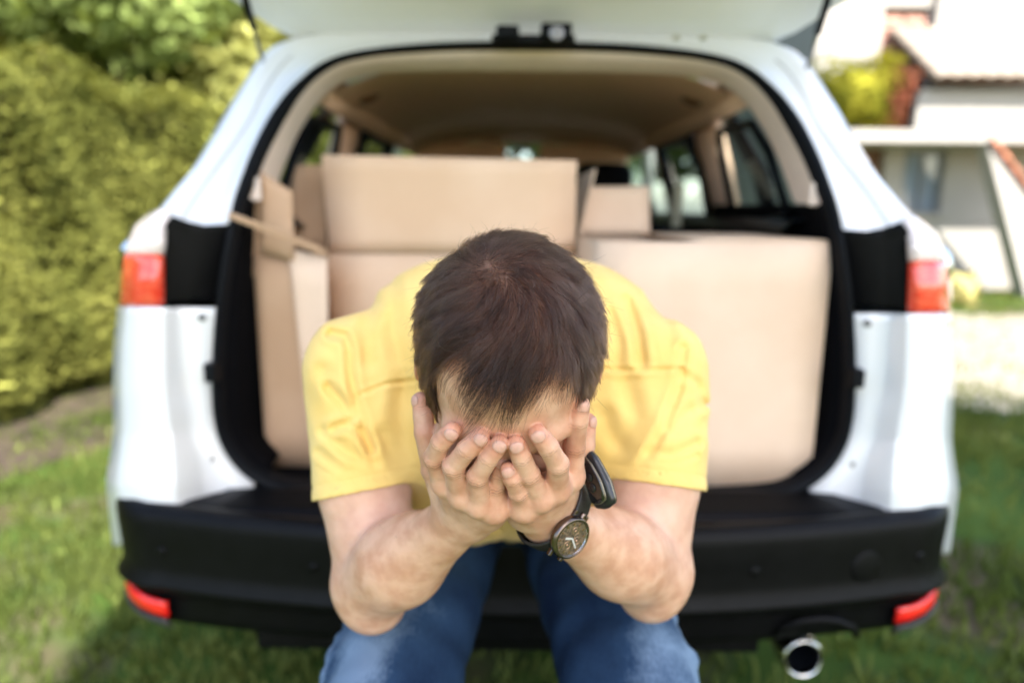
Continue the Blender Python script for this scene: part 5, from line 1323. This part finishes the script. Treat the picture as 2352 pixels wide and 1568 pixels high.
# a few stray hairs
NS = 1500; si = rng.choice(NH, NS); st = grow(root[si], rn[si], NS, jit=.5, lenj=.35)
rad = (np.linspace(1, .35, hs.shape[1]))*.00013
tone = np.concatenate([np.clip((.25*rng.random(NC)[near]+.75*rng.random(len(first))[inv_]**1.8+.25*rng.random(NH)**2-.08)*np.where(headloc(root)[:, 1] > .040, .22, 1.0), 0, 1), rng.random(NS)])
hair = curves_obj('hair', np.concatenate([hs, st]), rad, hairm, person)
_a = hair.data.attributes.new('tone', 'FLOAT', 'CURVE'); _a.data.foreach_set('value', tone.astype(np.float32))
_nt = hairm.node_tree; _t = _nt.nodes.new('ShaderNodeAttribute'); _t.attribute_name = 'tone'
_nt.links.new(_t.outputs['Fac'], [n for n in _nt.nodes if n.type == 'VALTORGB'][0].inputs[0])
sc_ = np.zeros(len(bv)); sc_[mask] = .85*np.clip((hl[mask]-ff[mask])/.010, 0, 1); sc_ *= 1-.10*np.exp(-(((proj(bv)[0]-1122)/22)**2+((proj(bv)[1]-612)/12)**2))
fattr(body, 'scalp', sc_)
# forearm hair
def arm_hair(el, wr, n, s):
    ax = (wr-el); L_ = np.linalg.norm(ax); ax = ax/L_
    t = ((bv-el)@ax)/L_; dd = np.linalg.norm((bv-el)-np.outer(t*L_, ax), axis=1)
    m = (t > .12) & (t < 1.10) & (dd < .062) & (bn[:, 1] < .25)
    ids = np.flatnonzero(m); w = np.clip(noise3(bv[ids], 75, 77)*1.2+.55, .04, 1.5)*np.clip(t[ids], .25, 1)*np.clip(.65-bn[ids, 1]*.5, 0, 1); w /= w.sum()
    ii = rng.choice(ids, n, p=w); p = bv[ii]; nn = bn[ii]
    d0 = -ax*.15+V3(0, 0, -.55)+V3(-s*.35, 0, 0)
    d0 = d0+.35*np.stack([noise3(p, 60, 31), noise3(p, 60, 32), noise3(p, 60, 33)], 1)
    tg = d0-nn*(d0*nn).sum(1)[:, None]; tg /= np.linalg.norm(tg, axis=1)[:, None]
    ln = rng.uniform(.008, .018, n)[:, None]; P = [p]
    for k in range(1, 5):
        u_ = k/4; P.append(p+tg*ln*u_+nn*ln*(.32*u_-.12*u_*u_)+rng.normal(0, .0006, (n, 3))*u_)
    return np.stack(P, 1)
armh = hair_mat('arm_hair', (.02, .010, .006), (.09, .05, .028), .4)
curves_obj('arm_hair', np.concatenate([arm_hair(eR, wR, 11000, -1), arm_hair(eL, wL, 7500, 1)]), np.linspace(1, .3, 5)*.00015, armh, person)
# =================================================================== wristwatch and car key
wd_ax = axL; wc = wL+wd_ax*.005                                   # just behind the wrist
dnW = V3(.12, -.88, .12); dnW = dnW-wd_ax*(dnW@wd_ax); dnW /= np.linalg.norm(dnW); sdW = np.cross(wd_ax, dnW)
leather = pmat('black_leather', (.014, .011, .010), .45, var=.3, scale=200, bump=.4, bscale=900)
gun = pmat('dark_bronze', (.17, .13, .11), .25, metal=1.0); dialm = pmat('bronze_dial', (.030, .020, .014), .5, col2=(.22, .14, .09), scale=420)
handm = pmat('pale_watch_hand', (.62, .60, .56), .5)
rose = pmat('rose_gold', (.62, .36, .24), .2, metal=1.0); silv = pmat('bright_steel', (.7, .7, .7), .15, metal=1.0)
watch = empty('wristwatch', tuple(wc), label='bronze-faced analogue wristwatch on a black leather strap round his left wrist', cat='watch')
# ring of the strap follows the measured surface of the wrist
th = np.linspace(0, 2*np.pi, 56, endpoint=False); rows = []
def surf_r(o, d):
    rs = np.linspace(.012, .055, 60); v = limbL.ev(o+rs[:, None]*d); k = np.argmax(v > 0); return rs[k] if v[k] > 0 else .035
tilt = .22
ring_r = []
for t_ in th:
    d = dnW*math.cos(t_)+sdW*math.sin(t_); ring_r.append(max(surf_r(wc+wd_ax*w_, d) for w_ in (-.009, 0, .009))+.0012)
ring_r = smooth1(np.array(ring_r+ring_r+ring_r), 6)[56:112]
for w_, e_ in ((-.0105, 0), (-.011, .0022), (-.009, .0032), (.009, .0032), (.011, .0022), (.0105, 0)):
    rows.append([wc+wd_ax*w_*(1-.18*(1-math.cos(t_))*.5)+(dnW*math.cos(t_)+sdW*math.sin(t_))*(rr_+e_) for t_, rr_ in zip(th, ring_r)])
grid('strap', rows, leather, watch, closed=True)
fc_ = wc+dnW*(ring_r[0]+.0035)
fn_ = dnW+V3(.12, -.22, .12); fn_ /= np.linalg.norm(fn_)
fa_x = wd_ax-fn_*(wd_ax@fn_); fa_x /= np.linalg.norm(fa_x); fa_y = np.cross(fn_, fa_x)
case = lathe('case', [(.0, -.0035), (.0185, -.0035), (.0215, -.001), (.0222, .003), (.0212, .0062), (.0192, .0076), (.0182, .0070), (.0180, .0052)], fc_, fn_, gun, watch, 48)
lathe('dial', [(0, .0050), (.0181, .0050)], fc_, fn_, dialm, watch, 40)
lathe('crystal', [(0, .0074), (.012, .0073), (.0182, .0068)], fc_, fn_, thin_glass('watch_crystal', (.97, .97, .97)), watch, 40)
def on_dial(a, r_, h=.0056): return fc_+fn_*h+(fa_x*math.cos(a)+fa_y*math.sin(a))*r_
M3 = Matrix((fa_x, fa_y, fn_)).transposed().to_4x4()
for k in range(12):
    a = k*math.pi/6; box('hour_marker', on_dial(a, .0148), (.0032, .0012, .0006), rose, watch, rot=M3 @ Matrix.Rotation(a, 4, 'Z'))
for a, r_ in ((math.pi, .0078), (math.pi/2, .0078), (-math.pi/2, .0078)):
    lathe('subdial', [(.0038, .0002), (.0041, .0005), (.0044, .0002)], on_dial(a, r_, .0050), fn_, rose, watch, 20)
    lathe('subdial_hub', [(0, .0008), (.0012, .0006), (.0013, 0)], on_dial(a, r_, .0050), fn_, rose, watch, 10)
for a, ln_, w_ in ((2.6, .0125, .0016), (.35, .0085, .0020)):
    box('watch_hand', on_dial(a, ln_/2, .0062), (ln_, w_, .0005), handm, watch, rot=M3 @ Matrix.Rotation(a, 4, 'Z'))
lathe('crown', [(0, .005), (.0025, .005), (.003, .004), (.003, 0)], fc_+fn_*.002-fa_y*.0215*1, tuple(-fa_y), gun, watch, 16)
for s in (-1, 1):
    for w_ in (-.0085, .0085): box('lug', fc_+fa_y*s*.0215+fa_x*w_-fn_*.001, (.004, .008, .005), gun, watch, rot=M3, bw=.001)
lathe('bezel_gasket', [(.0178, .0053), (.0183, .0066), (.0190, .0072)], fc_, fn_, silv, watch, 40)
box('buckle', wc-dnW*(ring_r[28]+.004), (.020, .004, .016), silv, watch, rot=Matrix((sdW, -dnW, wd_ax)).transposed().to_4x4(), bw=.001)

# car key: a black fob hanging from his left thumb, seen obliquely
kt = Z1(1668, 690, .672); kb = Z1(1840, 1180, .660)
ka = kb-kt; kl = np.linalg.norm(ka); ka /= kl
kn = V3(-.80, -.60, .0); kn = kn-ka*(kn@ka); kn /= np.linalg.norm(kn); kw = np.cross(kn, ka)
fobm = pmat('black_fob_plastic', (.012, .012, .014), .3, coat=.3, bump=.1, bscale=900); fobg = pmat('gloss_black', (.006, .006, .007), .08, coat=1.0); edgeb = pmat('olive_bronze_edge', (.20, .17, .12), .35, metal=.7)
key = empty('car_key', tuple(kt), label='black car key fob with pale edging hanging from his left hand', cat='key')
def fob(off, scale, zoff, nl=22, nw=20, th_=.0062):
    G = []
    for i in range(nl):
        t_ = i/(nl-1); L_ = t_*kl*scale[0]+(1-scale[0])*kl*.5
        w0 = scale[1]*np.interp(t_, [0, .04, .2, .6, .9, .975, 1], [.002, .0070, .0112, .0152, .0150, .0120, .004]); h0 = th_*scale[2]*np.interp(t_, [0, .05, .2, .8, .96, 1], [.15, .6, .9, 1, .75, .15])
        row = []
        for j in range(nw):
            a = j/nw*2*np.pi; cx = abs(math.cos(a))**.75*math.copysign(1, math.cos(a)); cy = abs(math.sin(a))**.55*math.copysign(1, math.sin(a))
            row.append(kt+ka*L_+kw*(w0*cx+.004*math.sin(t_*2.6))+kn*(h0*cy+zoff))
        G.append(row)
    return G
shell = grid('fob_shell', fob(0, (1, 1, 1), 0), fobm, key, closed=True)
grid('fob_band', fob(0, (.985, 1.03, .30), -.001), edgeb, key, closed=True)
grid('fob_panel_rim', fob(0, (.80, .80, .25), .0068), edgeb, key, closed=True)
grid('fob_panel', fob(0, (.77, .74, .28), .0074), fobg, key, closed=True)
for q_, r_ in ((.45, .0045), (.62, .0045)): lathe('fob_button', [(0, .0009), (r_*.8, .0008), (r_, 0)], kt+ka*kl*q_+kn*.0096+kw*.003, tuple(kn), fobm, key, 18)
a = np.linspace(0, 2*np.pi, 26, endpoint=False); rc_ = kt-ka*.006
tube('key_ring', [rc_+(ka*math.cos(t_)+kn*math.sin(t_))*.0085 for t_ in a], .0009, silv, key, 8, closed=True)
